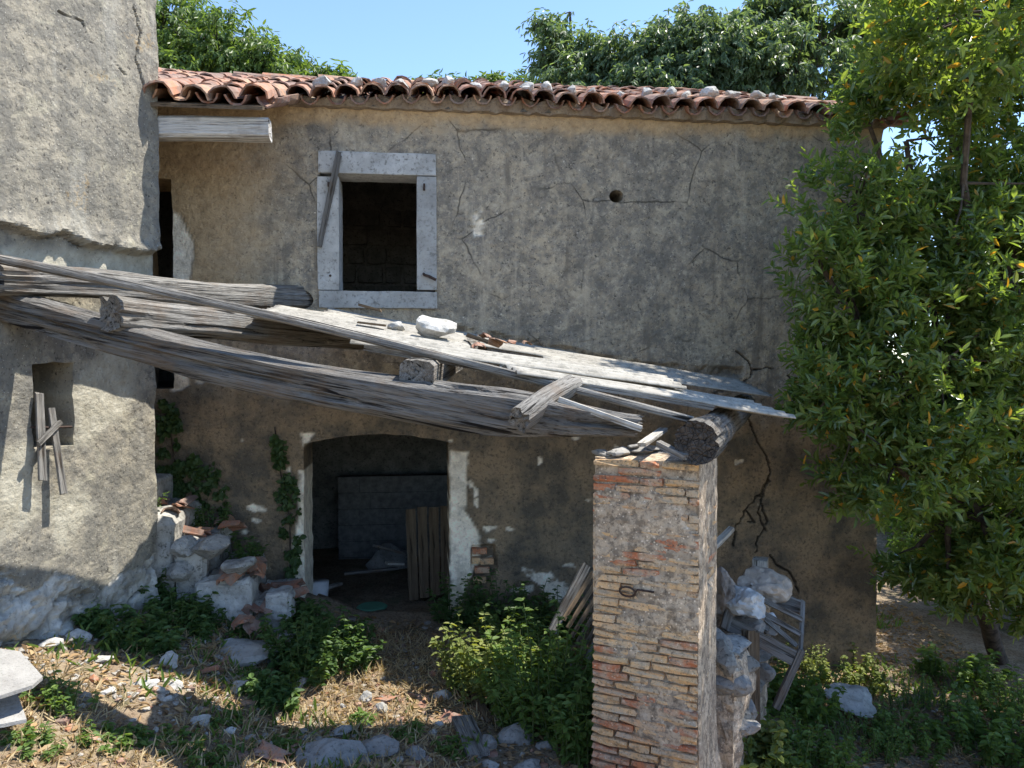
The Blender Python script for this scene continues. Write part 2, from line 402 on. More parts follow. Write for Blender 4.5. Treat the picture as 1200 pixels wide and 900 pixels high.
M['block'] = mat_plain('concrete_block', (.20, .195, .185), .95, .35, 14, 'World')
M['board'] = mat_stone('old_cement_board', (.27, .26, .245), (.36, .35, .33), (.14, .135, .12), 9, 'World', .5)
M['sack'] = mat_plain('plastic_sack', (.46, .46, .45), .5, .3, 9)
M['white_plastic'] = mat_plain('white_plastic', (.62, .62, .62), .5, .15, 5)
M['green_plastic'] = mat_plain('green_plastic', (.10, .26, .17), .5, .2, 5)
M['cloth_tan'] = mat_plain('tan_sacking', (.40, .34, .28), .9, .4, 9)
M['cloth'] = mat_plain('dirty_cloth', (.30, .25, .21), .95, .5, 9)
M['bark'] = mat_plain('bark', (.085, .066, .05), .95, .6, 18)
M['stem'] = mat_plain('green_stem', (.10, .14, .05), .8, .4, 20)
M['dry'] = mat_leaf('dry_grass_blades', [(.36, .28, .16), (.48, .40, .25), (.30, .23, .14)], .2, .9, .1)
M['litter'] = mat_leaf('dead_leaves', [(.20, .115, .055), (.32, .21, .11), (.13, .08, .045), (.38, .28, .16)], .12, .85, .15)
M['gravel'] = mat_stone('rubble_gravel', (.24, .22, .19), (.50, .47, .42), (.12, .10, .08), 30, 'World')
M['chips'] = mat_tile('terracotta_chips')
M['laurel'] = mat_leaf('glossy_laurel_leaf', [(.062, .110, .036), (.085, .145, .044), (.115, .18, .055), (.18, .235, .065)], .52, .27, .7, (.026, (.50, .26, .035)))
M['walnut'] = mat_leaf('pale_green_leaf', [(.06, .105, .032), (.085, .14, .042), (.12, .18, .06)], .46, .45, .45)
M['walnut_dark'] = mat_leaf('blue_green_leaf', [(.075, .115, .065), (.10, .15, .085), (.13, .19, .115)], .48, .42, .5)
M['nettle'] = mat_leaf('fresh_weed_leaf', [(.07, .125, .028), (.10, .17, .04), (.14, .21, .06)], .42, .55, .3)
M['weed_dark'] = mat_leaf('dark_weed_leaf', [(.048, .095, .030), (.07, .13, .04), (.10, .165, .05)], .40, .5, .35)
M['weed_pale'] = mat_leaf('yellowish_weed_leaf', [(.11, .15, .04), (.15, .20, .055), (.22, .24, .09)], .42, .6, .25)
M['ivy'] = mat_leaf('wall_creeper_leaf', [(.032, .062, .020), (.045, .085, .027), (.07, .115, .036)], .3, .5, .35)

# ------------------------------------------------------------------ frames of the place
PHI = R(6.6)
FU = np.array([math.cos(PHI), math.sin(PHI), 0]); FI = np.array([-math.sin(PHI), math.cos(PHI), 0]); FN = -FI
F0 = at(450, 426, 6.85); F0[2] = 0
def fw(s, d, z):      # facade frame (along, inward, up) -> world
    return F0 + np.multiply.outer(s, FU) + np.multiply.outer(d, FI) + np.multiply.outer(z, np.array([0, 0, 1.]))
def fs(u, v, d=0.0):  # photo pixel on the facade plane (offset d inward) -> (s, z)
    p = hit(u, v, F0 + FI * d, FN); return float(np.dot(p - F0, FU)), float(p[2])
MF = Matrix(((FU[0], FI[0], 0, F0[0]), (FU[1], FI[1], 0, F0[1]), (0, 0, 1, 0), (0, 0, 0, 1)))
THW = R(18.5)
WD = np.array([math.sin(THW), math.cos(THW), 0]); WN = np.array([math.cos(THW), -math.sin(THW), 0])
W0 = at(181, 426, 5.7); W0[2] = 0
def ww(s, d, z):
    return W0 + np.multiply.outer(s, WD) - np.multiply.outer(d, WN) + np.multiply.outer(z, np.array([0, 0, 1.]))
def wsz(u, v):
    p = hit(u, v, W0, WN); return float(np.dot(p - W0, WD)), float(p[2])
S_R = fs(1028, 600)[0]; S_L = -3.6; WALL_T = .55; EAVE = 4.62; SLOPE = .39; RIDGE_D = 1.9; HOUSE_D = 4.2

# ------------------------------------------------------------------ ground
GX = np.array([-60, -8, -6, -3, -2.2, -1.4, -.5, .6, 1.5, 3, 6, 20, 60.]); GZ = np.array([1.2, 1.0, .9, .66, .38, .06, -.02, -.08, -.30, -.60, -.72, -.8, -.8])
def gbase(x, y):
    x = np.asarray(x, float); y = np.asarray(y, float)
    g = np.interp(x, GX, GZ)
    t = sstep(3.4, 1.0, y); g = g * (1 - t) + .75 * t
    g = g + .04 * np.clip(y - 12, 0, 40) * .5
    P = np.stack([x, y, np.zeros_like(x)], -1).reshape(-1, 3)
    near = np.exp(-(np.hypot(x, y - 5) / 14) ** 2)
    g = g + near * (.07 * fbm(P, .8, 3, 5) + .035 * fbm(P, 3.1, 3, 6)).reshape(x.shape)
    dx = x - F0[0]; dy = y - F0[1]
    s = dx * FU[0] + dy * FU[1]; d = dx * FI[0] + dy * FI[1]
    inside = (d > .25) & (d < HOUSE_D - .25) & (s > S_L + .2) & (s < S_R - .25)
    g = np.where(inside, -.06 + .25 * (g - np.interp(x, GX, GZ)), g)
    return g
def gz(x, y): return float(gbase(np.array([x]), np.array([y]))[0])
def gp(u, v):
    d = ray(u, v); lo = 1.0; prev = None
    for t in np.arange(1.2, 30, .02):
        p = np.array([0, 0, CAM_H]) + d * t
        if p[2] < np.interp(p[0], GX, GZ) * 1.0 + (0 if p[1] > 3.4 else .0): break
    for k in range(12):
        z = gz(p[0], p[1]); p = hitz(u, v, z) if d[2] < -.02 else p
    return p
def axis(lo, hi, step, far, n=26):
    mid = np.arange(lo, hi + step / 2, step); e = np.geomspace(step, far, n)
    return np.concatenate([lo - np.cumsum(e)[::-1], mid, hi + np.cumsum(e)])
gx = axis(-5, 6.5, .07, 60); gy = axis(1.0, 12, .07, 60)
XX, YY = np.meshgrid(gx, gy, indexing='ij'); ZZ = gbase(XX, YY)
V = np.stack([XX, YY, ZZ], -1).reshape(-1, 3)
ny = len(gy); I = np.arange(len(gx) - 1)[:, None] * ny + np.arange(ny - 1)[None, :]; I = I.ravel()
Q = np.stack([I, I + ny, I + ny + 1, I + 1], -1)
tag(link('ground', quads_mesh('ground', V, Q, True), M['ground']), kind='structure')

# ------------------------------------------------------------------ wall builder (dense relief sheet with true openings and reveals)
def wall_mesh(name, s0, s1, z0, z1, step, sdf, relief, mask, thick, to_world, fine_s=(), fine_z=()):
    def ax(a, b, fine):
        xs = [a]
        while xs[-1] < b - 1e-6:
            st_ = step
            for f0, f1, fs_ in fine:
                if f0 <= xs[-1] < f1: st_ = min(st_, fs_)
            xs.append(min(b, xs[-1] + st_))
        return np.array(xs)
    sa = ax(s0, s1, fine_s); za = ax(z0, z1, fine_z); ns = len(sa) - 1; nz = len(za) - 1
    S, Z = np.meshgrid(sa, za, indexing='ij')
    Sc = (S[:-1, :-1] + S[1:, 1:]) / 2; Zc = (Z[:-1, :-1] + Z[1:, 1:]) / 2
    keep = sdf(Sc, Zc) > 0
    # snap the vertices on the rim onto the opening's outline
    kp = np.zeros((ns + 2, nz + 2), bool); kp[1:-1, 1:-1] = keep
    pad = np.zeros((ns + 2, nz + 2), bool); pad[1:-1, 1:-1] = True
    anyk = kp[:-1, :-1] | kp[1:, :-1] | kp[:-1, 1:] | kp[1:, 1:]
    rm = pad & ~kp; anyr = rm[:-1, :-1] | rm[1:, :-1] | rm[:-1, 1:] | rm[1:, 1:]
    rim = anyk & anyr
    for it in range(3):
        e = .004; d = sdf(S, Z); gx_ = (sdf(S + e, Z) - sdf(S - e, Z)) / (2 * e); gz_ = (sdf(S, Z + e) - sdf(S, Z - e)) / (2 * e)
        g2 = gx_ ** 2 + gz_ ** 2 + 1e-6; d = np.clip(d, -step, step)
        S = np.where(rim, S - d * gx_ / g2, S); Z = np.where(rim, Z - d * gz_ / g2, Z)
    s = S.ravel(); z = Z.ravel()
    base = to_world(s, np.zeros_like(s), z); u, v = proj(base)
    off = relief(s, z, base, u, v)
    mk = mask(s, z, base, u, v)
    Vf = to_world(s, -off, z); Vb = to_world(s, np.full_like(s, thick), z)
    n = len(s); nz1 = nz + 1
    idx = (np.arange(ns)[:, None] * nz1 + np.arange(nz)[None, :])
    k = idx[keep]
    Qf = np.stack([k, k + nz1, k + nz1 + 1, k + 1], -1); Qb = Qf[:, ::-1] + n
    quads = [Qf]
    K = keep
    def side(a, b): quads.append(np.stack([a, b, b + n, a + n], -1))
    # vertical edges between columns
    for i_, cond in ((0, None),):
        pass
    Kp = np.zeros((ns + 2, nz + 2), bool); Kp[1:-1, 1:-1] = K
    a = np.argwhere(Kp[1:, 1:-1] != Kp[:-1, 1:-1])   # edge at column a0, row a1
    v0 = a[:, 0] * nz1 + a[:, 1]; fl = Kp[a[:, 0] + 1, a[:, 1] + 1]
    side(np.where(fl, v0 + 1, v0), np.where(fl, v0, v0 + 1))
    a = np.argwhere(Kp[1:-1, 1:] != Kp[1:-1, :-1])
    v0 = a[:, 0] * nz1 + a[:, 1]; fl = Kp[a[:, 0] + 1, a[:, 1] + 1]
    side(np.where(fl, v0, v0 + nz1), np.where(fl, v0 + nz1, v0))
    mk2 = np.concatenate([mk, mk]); mk2[n:, 1] = 0
    return quads_mesh(name, np.concatenate([Vf, Vb]), np.concatenate(quads), False, mk2)

def sd_box(S, Z, a, b):
    cx, cz = (a[0] + b[0]) / 2, (a[1] + b[1]) / 2; hx, hz = abs(b[0] - a[0]) / 2, abs(b[1] - a[1]) / 2
    qx = np.abs(S - cx) - hx; qz = np.abs(Z - cz) - hz
    return np.hypot(np.maximum(qx, 0), np.maximum(qz, 0)) + np.minimum(np.maximum(qx, qz), 0)

# ------------------------------------------------------------------ the house
house = empty('stone_house', tuple(fw(0, 0, 0)))
tag(house, 'two storey derelict stone house with grey plaster front and low tiled roof', 'house')
def adopt(o, parent):       # geometry is in world space: parent without moving
    o.parent = parent; o.matrix_parent_inverse = parent.matrix_world.inverted(); return o
bpy.context.view_layer.update()

FR_A, FR_B = fs(372, 176), fs(512, 362)          # outer stone frame
DO_L, DO_T = fs(355, 520); DO_R, _ = fs(526, 517); _, DO_APEX = fs(440, 509)
HOLE = fs(722, 230); BH = fs(352, 351)
UD_A, UD_B = fs(158, 208), fs(204, 456)
def f_sdf(S, Z):
    P = np.stack([np.ravel(S) * 1.0, np.zeros(np.size(S)), np.ravel(Z)], -1)
    wob = (.012 * fbm(P, 9, 3, 3)).reshape(np.shape(S))
    win = sd_box(S, Z, (FR_A[0] + .015, FR_A[1] - .015), (FR_B[0] - .015, FR_B[1] + .015))
    cx = (DO_L + DO_R) / 2; hw = (DO_R - DO_L) / 2
    top = DO_T + (DO_APEX - DO_T) * np.clip(1 - ((S - cx) / hw) ** 2, 0, 1)
    door = np.maximum(np.abs(S - cx) - hw, Z - top) + wob
    up = sd_box(S, Z, UD_A, UD_B) + wob
    hole = np.hypot(S - HOLE[0], (Z - HOLE[1]) * 1.1) - .066 + wob * .8
    bh = np.hypot((S - BH[0]) * .8, Z - BH[1]) - .085 + wob
    return np.minimum(np.minimum(np.minimum(win, door), np.minimum(up, hole)), bh)
P_LIME = [[(527, 528), (549, 530), (546, 598), (563, 628), (561, 660), (545, 692), (531, 730), (527, 730)],
          [(351, 552), (366, 552), (366, 730), (346, 730), (339, 650), (349, 610)], [(351, 506), (368, 508), (362, 518), (355, 524)],
          [(200, 246), (213, 250), (229, 286), (222, 330), (200, 338)], [(203, 428), (220, 432), (222, 452), (203, 458)]]
P_SPOT = [(733, 690, 5, 2), (560, 264, 8, 11), (632, 540, 2.5, 4), (557, 577, 2.5, 5), (574, 619, 9, 4), (598, 620, 5, 3), (575, 633, 4, 3), (633, 677, 15, 6), (621, 690, 16, 6), (655, 692, 18, 9), (604, 692, 9, 6), (668, 662, 6, 3),
          (558, 588, 2, 4), (300, 610, 5, 3), (307, 596, 10, 4), (330, 588, 5, 4), (236, 443, 5, 5)]
CRACKS = [[(862, 411), (869, 416), (877, 423), (883, 436), (873, 448), (858, 454)], [(883, 434), (905, 431)], [(873, 446), (880, 462), (874, 484), (881, 497), (887, 518), (900, 536), (903, 554), (897, 566), (889, 582)],
          [(903, 556), (896, 575), (877, 592), (871, 606), (862, 616), (860, 640)], [(876, 600), (884, 612), (877, 612)], [(892, 590), (898, 610), (893, 622), (888, 634), (886, 648)], [(902, 650), (910, 662), (925, 670), (933, 684), (936, 694)],
          [(924, 440), (935, 455), (948, 462)], [(895, 578), (888, 600), (897, 622)]]
SCAR = [(515, 384), (560, 392), (610, 402), (660, 411), (700, 422), (760, 430), (815, 436), (868, 436)]
P_BRICK = [(553, 640), (580, 638), (582, 664), (572, 688), (554, 690)]
def f_fields(s, z, base, u, v):
    jit = 5 * fbm(base, 8, 4, 21); jit2 = 3 * fbm(base, 22, 3, 22)
    lime = np.zeros_like(s)
    for p in P_LIME: lime = np.maximum(lime, sstep(1.6, -1.6, poly_sd(u, v, p) + jit * .8 + jit2 * .6))
    for (x, y, a, b) in P_SPOT: lime = np.maximum(lime, sstep(.5, -.5, (np.hypot((u - x) / a, (v - y) / b) - 1) * 1.6 + jit * .6 + jit2 * .5))
    sc = sstep(.55, .62, fbm(base, 5.5, 4, 71)) * sstep(380, 520, v) * .8; lime = np.maximum(lime, sc)
    ck = np.zeros_like(s)
    for i, p in enumerate(CRACKS): ck = np.maximum(ck, sstep(1.25, .35, line_d(u + jit2 * 1.1, v + jit2 * .9, p)))
    scar = sstep(8, 2, line_d(u + jit2, v + jit * .8, SCAR)) * sstep(-.55, .1, fbm(base, 7, 3, 31))
    br = sstep(1.5, -1.5, poly_sd(u, v, P_BRICK) + jit * .5)
    return lime, ck, scar, br, jit
def f_relief(s, z, base, u, v):
    lime, ck, scar, br, jit = f_fields(s, z, base, u, v)
    o = .016 * fbm(base, 1.1, 3, 1) + .010 * fbm(base, 6, 4, 2) + .004 * fbm(base, 30, 2, 4)
    o -= lime * (.018 - .006 * fbm(base, 14, 3, 8)) + ck * .035 + scar * (.035 + .02 * fbm(base, 20, 2, 9)) + br * .055
    o += .03 * sstep(.16, .0, EAVE - z) * (1 + .6 * fbm(base, 10, 3, 41))
    side = np.abs(s - (S_R)) < .06
    return o + side * .0
def f_mask(s, z, base, u, v):
    lime, ck, scar, br, jit = f_fields(s, z, base, u, v)
    b1 = sstep(4, -14, v - 150 - (u - 400) * .03 - 3.0 * jit) * .9
    b2 = sstep(60, -60, u - 300 - 8 * jit) * sstep(430, 330, v + 6 * jit) * .85
    lower_dark = sstep(-25, 40, v - 440 - np.clip(u - 300, 0, 800) * .06 - 7 * jit) * .92  # wall turns darker and browner towards the lower storey
    b3 = sstep(.1, .5, fbm(base, 1.7, 4, 51)) * lower_dark * sstep(860, 300, u) * .35
    return np.stack([np.clip(lime, 0, 1), np.clip(ck * .85 + scar * .45, 0, 1) * .9, np.clip(np.maximum(np.maximum(b1, b2), 0), 0, 1), np.clip(lower_dark - b3, 0, 1)], -1)
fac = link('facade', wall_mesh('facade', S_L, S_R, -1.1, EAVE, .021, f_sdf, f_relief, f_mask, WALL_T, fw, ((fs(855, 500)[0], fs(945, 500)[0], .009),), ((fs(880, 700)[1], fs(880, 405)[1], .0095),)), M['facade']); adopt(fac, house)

# exposed bricks beside the door
for (u_, v_, w_) in ((562, 646, 17), (558, 657, 10), (571, 658, 15), (565, 668, 17), (562, 680, 15)):
    s_, z_ = fs(u_, v_); w2 = w_ / 900 * 7
    m = MB().box((s_ - w2 / 2, -.004 + random.uniform(-.008, .004), z_ - .026), (s_ + w2 / 2, .10, z_ + .026), MF)
    adopt(m.build('brick', M['brick']), fac)

def local_box(name, a, b, mat, parent=None, rnd=.0, n=(1, 1, 1), seed=0, rough=.0, scale=6):
    """box in facade frame, subdivided and roughened"""
    bm = bmesh.new(); bmesh.ops.create_cube(bm, size=1)
    c = [(a[i] + b[i]) / 2 for i in range(3)]; e = [abs(b[i] - a[i]) for i in range(3)]
    cuts = max(n)
    if cuts > 1: bmesh.ops.subdivide_edges(bm, edges=bm.edges[:], cuts=cuts - 1, use_grid_fill=True)
    P = np.array([[v.co.x * e[0] + c[0], v.co.y * e[1] + c[1], v.co.z * e[2] + c[2]] for v in bm.verts])
    if rough:
        cc = np.array([[v.co.x, v.co.y, v.co.z] for v in bm.verts])
        k = (np.abs(cc) > .49).sum(1)
        P = P + (fbm(P + seed * 7.7, scale, 3, seed)[:, None] * cc * 2 * rough) - cc * (np.clip(k - 1, 0, 2)[:, None]) * rough * .8
    Wp = fw(P[:, 0], P[:, 1], P[:, 2])
    for v, q in zip(bm.verts, Wp): v.co = q
    me = bpy.data.meshes.new(name); bm.to_mesh(me); bm.free()
    o = link(name, me, mat)
    if parent is not None: adopt(o, parent)
    return o

# dressed stone window frame, four stones standing 2 cm proud
wf = empty('window_frame', tuple(fw(FR_A[0], 0, FR_B[1]))); bpy.context.view_layer.update(); adopt(wf, house); bpy.context.view_layer.update()
def px_box(name, u0, v0, u1, v1, d0, d1, mat, parent, **k):
    a = fs(u0, v0); b = fs(u1, v1)
    return local_box(name, (a[0], d0, b[1]), (b[0], d1, a[1]), mat, parent, **k)
kw = dict(n=(14, 14, 14), rough=.0045, scale=9)
px_box('lintel', 373, 177, 511, 206.8, -.026, .30, M['frame'], wf, seed=1, **kw)
px_box('jamb', 371.5, 207, 398, 340, -.022, .30, M['frame'], wf, seed=2, **kw)
px_box('jamb', 488, 207, 512, 340, -.024, .30, M['frame'], wf, seed=3, **kw)
px_box('sill', 374, 340.6, 512.5, 362, -.030, .30, M['frame'], wf, seed=4, **kw)
def fpt(u, v, d=0):
    s, z = fs(u, v, d); return tuple(fw(s, d, z))
def shutter_pin(u, v, pts, r):
    m = MB().tube([fpt(u + a, v + b, d) for a, b, d in pts], r, 6); adopt(m.build('shutter_hook', M['iron']), wf)
shutter_pin(497, 221, [(0, 3, .01), (0, 0, -.05), (0, -6, -.055)], .010); shutter_pin(385, 217, [(0, 2, .01), (0, 0, -.05), (0, -4, -.055)], .010)
shutter_pin(497, 322, [(-1, -2, .01), (0, 0, -.05), (6, 2, -.06), (14, 6, -.06)], .013); shutter_pin(387, 323, [(0, 0, .01), (0, 0, -.028)], .012)

# remaining walls, floor between the storeys, ceiling
def prism(name, pts_sz, d0, d1, mat, parent):   # polygon in (s,z) extruded in depth
    n = len(pts_sz); V = [tuple(fw(s, d0, z)) for s, z in pts_sz] + [tuple(fw(s, d1, z)) for s, z in pts_sz]
    Fc = [tuple(range(n)), tuple(range(2 * n - 1, n - 1, -1))] + [(i, i + n, (i + 1) % n + n, (i + 1) % n) for i in range(n)]
    return adopt(link(name, py_mesh(name, V, Fc), mat), parent)
def gable(name, s0, s1):
    pz = [(0.0 + WALL_T - .004, -1.1), (HOUSE_D, -1.1), (HOUSE_D, 4.40), (RIDGE_D, EAVE + SLOPE * RIDGE_D - .05), (WALL_T - .004, EAVE + SLOPE * WALL_T - .05)]
    n = len(pz); V = [tuple(fw(s0, d, z)) for d, z in pz] + [tuple(fw(s1, d, z)) for d, z in pz]
    Fc = [tuple(range(n)), tuple(range(2 * n - 1, n - 1, -1))] + [(i, i + n, (i + 1) % n + n, (i + 1) % n) for i in range(n)]
    return adopt(link(name, py_mesh(name, V, Fc), M['rubble']), house)
gable('gable_wall', S_R - .5, S_R - .003); gable('gable_wall', S_L + .003, S_L + .5)
local_box('back_wall', (S_L + .5, HOUSE_D - .5, -1.1), (S_R - .5, HOUSE_D, 4.40), M['rubble'], house)
_, Z_UP = fs(190, 456)
local_box('upper_floor', (S_L + .5, WALL_T + .002, Z_UP - .16), (S_R - .5, HOUSE_D - .5, Z_UP), M['wood_dark'], house)
# rubble cross wall in the upper room, seen dimly through the window
st_wall = local_box('cross_wall', (S_L + .5, 3.1, Z_UP), (S_R - .5, 3.35, 4.7), M['rubble'], house)
for r_ in range(9):
    s_ = -1.9 + random.uniform(0, .2)
    while s_ < 1.3:
        ww_ = random.uniform(.22, .42); zz = Z_UP + .05 + r_ * .24
        local_box('stone', (s_, 3.04 + random.uniform(-.02, .03), zz), (s_ + ww_ - .03, 3.12, zz + .21), M['rubble'], st_wall, n=(3, 3, 3), rough=.018, seed=int(rng.integers(999)))
        s_ += ww_
# concrete block partition on the ground floor
bd = 2.62
pw = local_box('block_partition', (fs(396, 600, bd)[0] + .02, bd + .02, -.2), (S_R - .6, bd + .19, fs(500, 557, bd)[1] - .01), M['block'], house)
zt = fs(500, 557, bd)[1]; sl = fs(396, 600, bd)[0]
for row in range(9):
    z1 = zt - row * .2; s_ = sl - (0 if row % 2 == 0 else 0)
    first = .27 if row % 2 == 0 else .4
    while s_ < sl + 2.6:
        wbl = first; first = .4
        local_box('block', (s_ + .005, bd - .002 + random.uniform(-.006, .006), z1 - .193), (s_ + wbl - .005, bd + .03, z1 - .004), M['block'], pw)
        s_ += wbl
        if z1 - .2 < -.2: break
local_box('rubble_partition', (S_L + .5, 3.2, -.2), (S_R - .5, 3.5, Z_UP - .17), M['rubble'], house)

# ------------------------------------------------------------------ roof with single barrel tiles
def prism_sd(name, prof, s0, s1, mat, parent):   # profile in (d, z)
    n = len(prof); V = [tuple(fw(s0, d, z)) for d, z in prof] + [tuple(fw(s1, d, z)) for d, z in prof]
    Fc = [tuple(range(n)), tuple(range(2 * n - 1, n - 1, -1))] + [(i, i + n, (i + 1) % n + n, (i + 1) % n) for i in range(n)]
    o = link(name, py_mesh(name, V, Fc), mat); return adopt(o, parent) if parent else o
rz = lambda d: EAVE + .0 + SLOPE * d
roof = prism_sd('roof', [(-.07, rz(-.07) + .004), (RIDGE_D, rz(RIDGE_D)), (HOUSE_D + .1, rz(2 * RIDGE_D - HOUSE_D - .1)), (HOUSE_D + .1, rz(2 * RIDGE_D - HOUSE_D - .1) + .05), (RIDGE_D, rz(RIDGE_D) + .05), (-.07, rz(-.07) + .035)], S_L - .05, S_R + .06, M['wood_dark'], house)
bpy.context.view_layer.update()
S_PORCH = fs(316, 150, -.9)[0]
porch = prism_sd('porch_deck', [(-1.06, rz(-1.06) + .006), (-.075, rz(-.075) + .006), (-.075, rz(-.075) + .034), (-1.06, rz(-1.06) + .034)], S_L + .4, S_PORCH - .02, M['wood_brown'], roof)
def tile_mesh(name, L=.43, r0=.108, r1=.088, th=.014, seg=6, jit=.003, arc=170, conc=False, seed=0):
    rg = random.Random(seed); V = []; Fc = []
    for j, (y, r) in enumerate(((0, r0), (L, r1))):
        for k in range(seg + 1):
            a = R(90 + arc / 2 - arc * k / seg); jj = rg.uniform(-jit, jit)
            V.append(((r + jj) * math.cos(a), y + rg.uniform(-jit, jit) * 2, (r + jj) * math.sin(a)))
            V.append(((r - th + jj) * math.cos(a), y + rg.uniform(-jit, jit) * 2, (r - th + jj) * math.sin(a)))
    n = 2 * (seg + 1)
    for k in range(seg):
        o0, i0, o1, i1 = 2 * k, 2 * k + 1, 2 * k + 2, 2 * k + 3
        Fc += [(o0, o1, o1 + n, o0 + n), (i1, i0, i0 + n, i1 + n), (i0, i1, o1, o0), (o0 + n, o1 + n, i1 + n, i0 + n)]
    e = 2 * seg; Fc += [(1, 0, n, n + 1), (e, e + 1, e + 1 + n, e + n)]
    if conc: V = [(x, y, -z) for x, y, z in V]; Fc = [tuple(reversed(f)) for f in Fc]
    return py_mesh(name, V, Fc, False)
T_COV = [tile_mesh('cover_tile', seed=k, jit=.005) for k in range(5)]; T_PAN = [tile_mesh('pan_tile', r0=.082, r1=.098, seed=9 + k, conc=True, jit=.004) for k in range(3)]
for me in T_COV + T_PAN: me.materials.append(M['tile'])
TP = .212; ang = math.atan(SLOPE); stuffV = []; stuffF = []
def sweep(s): return .018 * math.sin(s * 2.1 + .4) + .022 * math.sin(s * .9)     # sagging eave line
def place_tile(me, s, d, dz, rz_, part, extra=0, tilt=0, roll=0):
    ML = Matrix.Translation((s, d, rz(d) + .04 + dz)) @ Matrix.Rotation(ang + tilt, 4, 'X') @ Matrix.Rotation(rz_, 4, 'Z') @ Matrix.Rotation(roll, 4, 'Y')
    Wm = MF @ ML
    if part:
        o = bpy.data.objects.new('roof_tile', me); COL.objects.link(o); o.parent = roof; o.matrix_parent_inverse = roof.matrix_world.inverted(); o.matrix_world = Wm
    else:
        b = len(stuffV)
        for v in me.vertices: stuffV.append(tuple(Wm @ v.co))
        for p in me.polygons: stuffF.append(tuple(b + i for i in p.vertices))
cosA = math.cos(ang); j = lambda a: random.uniform(-a, a)
ncol = int((S_R + .04 - (S_PORCH + .02)) / TP) + 1
cols = [S_PORCH + .09 + k * TP for k in range(ncol)]
left_cols = [S_PORCH - .1 - k * TP for k in range(int((S_PORCH - S_L - .3) / TP))]
for row in range(8):
    for k, s_ in enumerate(cols + left_cols):
        d = -.17 + row * .31 * cosA; near = k < ncol
        if d > RIDGE_D - .25: continue
        sl_ = sweep(s_)
        if row or near: place_tile(random.choice(T_PAN), s_ + TP / 2 + j(.01), d + j(.02), .075 + sl_ + row * .003, j(.03), row < 2 and near)
        place_tile(random.choice(T_COV), s_ + j(.014), d - .01 + j(.045) + (0 if row else -.02), .05 + sl_ + j(.012) + row * .003, j(.09), row < 4 and near, tilt=j(.03))
for row in range(-3, 0):                                             # tiles carried forward over the stair head
    for k, s_ in enumerate(left_cols[:7]):
        d = -.17 + row * .31 * cosA; w3 = 1.5 if row == -3 else 1
        place_tile(random.choice(T_PAN), s_ + TP / 2 + j(.01), d + j(.03) * w3, .06 + j(.01) + .01 * k, j(.07), True)
        place_tile(random.choice(T_COV), s_ + j(.02), d - .02 + j(.05) * w3, .035 + j(.015), j(.12) * w3, True, tilt=j(.05), roll=j(.1))
st = link('roof_tile_field', py_mesh('roof_tile_field', stuffV, stuffF), M['tile']); adopt(st, roof); st['kind'] = 'stuff'
# ridge capping, a short length still in place
for k in range(30):
    s_ = -2.6 + k * .30
    if s_ > S_R - .1: break
    ML = Matrix.Translation((s_, RIDGE_D, rz(RIDGE_D) + .075 + j(.02))) @ Matrix.Rotation(-math.pi / 2 + j(.08), 4, 'Z') @ Matrix.Rotation(j(.05), 4, 'X')
    o = bpy.data.objects.new('ridge_tile', random.choice(T_COV)); COL.objects.link(o); o.parent = roof; o.matrix_parent_inverse = roof.matrix_world.inverted(); o.matrix_world = MF @ ML
# mortar bed under the eave tiles
m = MB()
s_ = S_PORCH
pts = np.arange(S_PORCH, S_R + .04, .06)
V = []; Fc = []
for i, s in enumerate(pts):
    o_ = .012 * math.sin(i * 1.7) + random.uniform(-.01, .01); h = .05 + sweep(s) + .02 * math.sin(2 * math.pi * (s - cols[0]) / TP)
    for (d, z) in ((-.075 + o_, EAVE - .035 + random.uniform(-.012, .012)), (-.10 + o_, EAVE + h * .5), (-.09, EAVE + h), (.05, EAVE + h + .05), (.05, EAVE - .05)):
        V.append(tuple(fw(s, d, z)))
for i in range(len(pts) - 1):
    for k in range(5): Fc.append((i * 5 + k, i * 5 + (k + 1) % 5, (i + 1) * 5 + (k + 1) % 5, (i + 1) * 5 + k))
adopt(link('eave_mortar', py_mesh('eave_mortar', V, Fc), mat_stone('eave_mortar', (.20, .15, .11), (.33, .27, .20), (.08, .06, .05), 8, 'World')), roof)

# ------------------------------------------------------------------ rocks
def rock_mesh(name, seed, sub=3, flat=1.0, nplanes=15, rough=.10):
    rg = np.random.default_rng(seed); bm = bmesh.new(); bmesh.ops.create_icosphere(bm, subdivisions=sub, radius=1)
    D = np.array([v.co[:] for v in bm.verts]); D /= np.linalg.norm(D, axis=1)[:, None]
    Nn = rg.normal(size=(nplanes, 3)); Nn /= np.linalg.norm(Nn, axis=1)[:, None]; h = rg.uniform(.55, .95, nplanes)
    dot = D @ Nn.T; r = np.min(np.where(dot > .05, h / np.maximum(dot, .05), 9), axis=1); r = np.minimum(r, 1.15)
    r = r * (1 + rough * fbm(D + seed, 2.5, 3, seed) * 2)
    P = D * r[:, None]
    for v, q in zip(bm.verts, P): v.co = q
    me = bpy.data.meshes.new(name); bm.to_mesh(me); bm.free(); return me
ROCKS = [rock_mesh('stone', 100 + k) for k in range(8)]; ROCKS_S = [rock_mesh('stone', 200 + k, 2) for k in range(5)]
rock_cache = {}
def rock(name, loc, size, mat, label=None, cat='stone', group=None, rz_=None, tilt=0, parent=None, k=None):
    src = ROCKS[int(rng.integers(8)) if k is None else k]; key = (src.name, mat)
    if key not in rock_cache: me = src.copy(); me.materials.append(M[mat]); rock_cache[key] = me
    o = bpy.data.objects.new(name, rock_cache[key]); COL.objects.link(o); o.location = loc; o.scale = size
    o.rotation_euler = (tilt, tilt * .5, random.uniform(0, 6.28) if rz_ is None else rz_)
    if label: tag(o, label, cat, group)
    return o

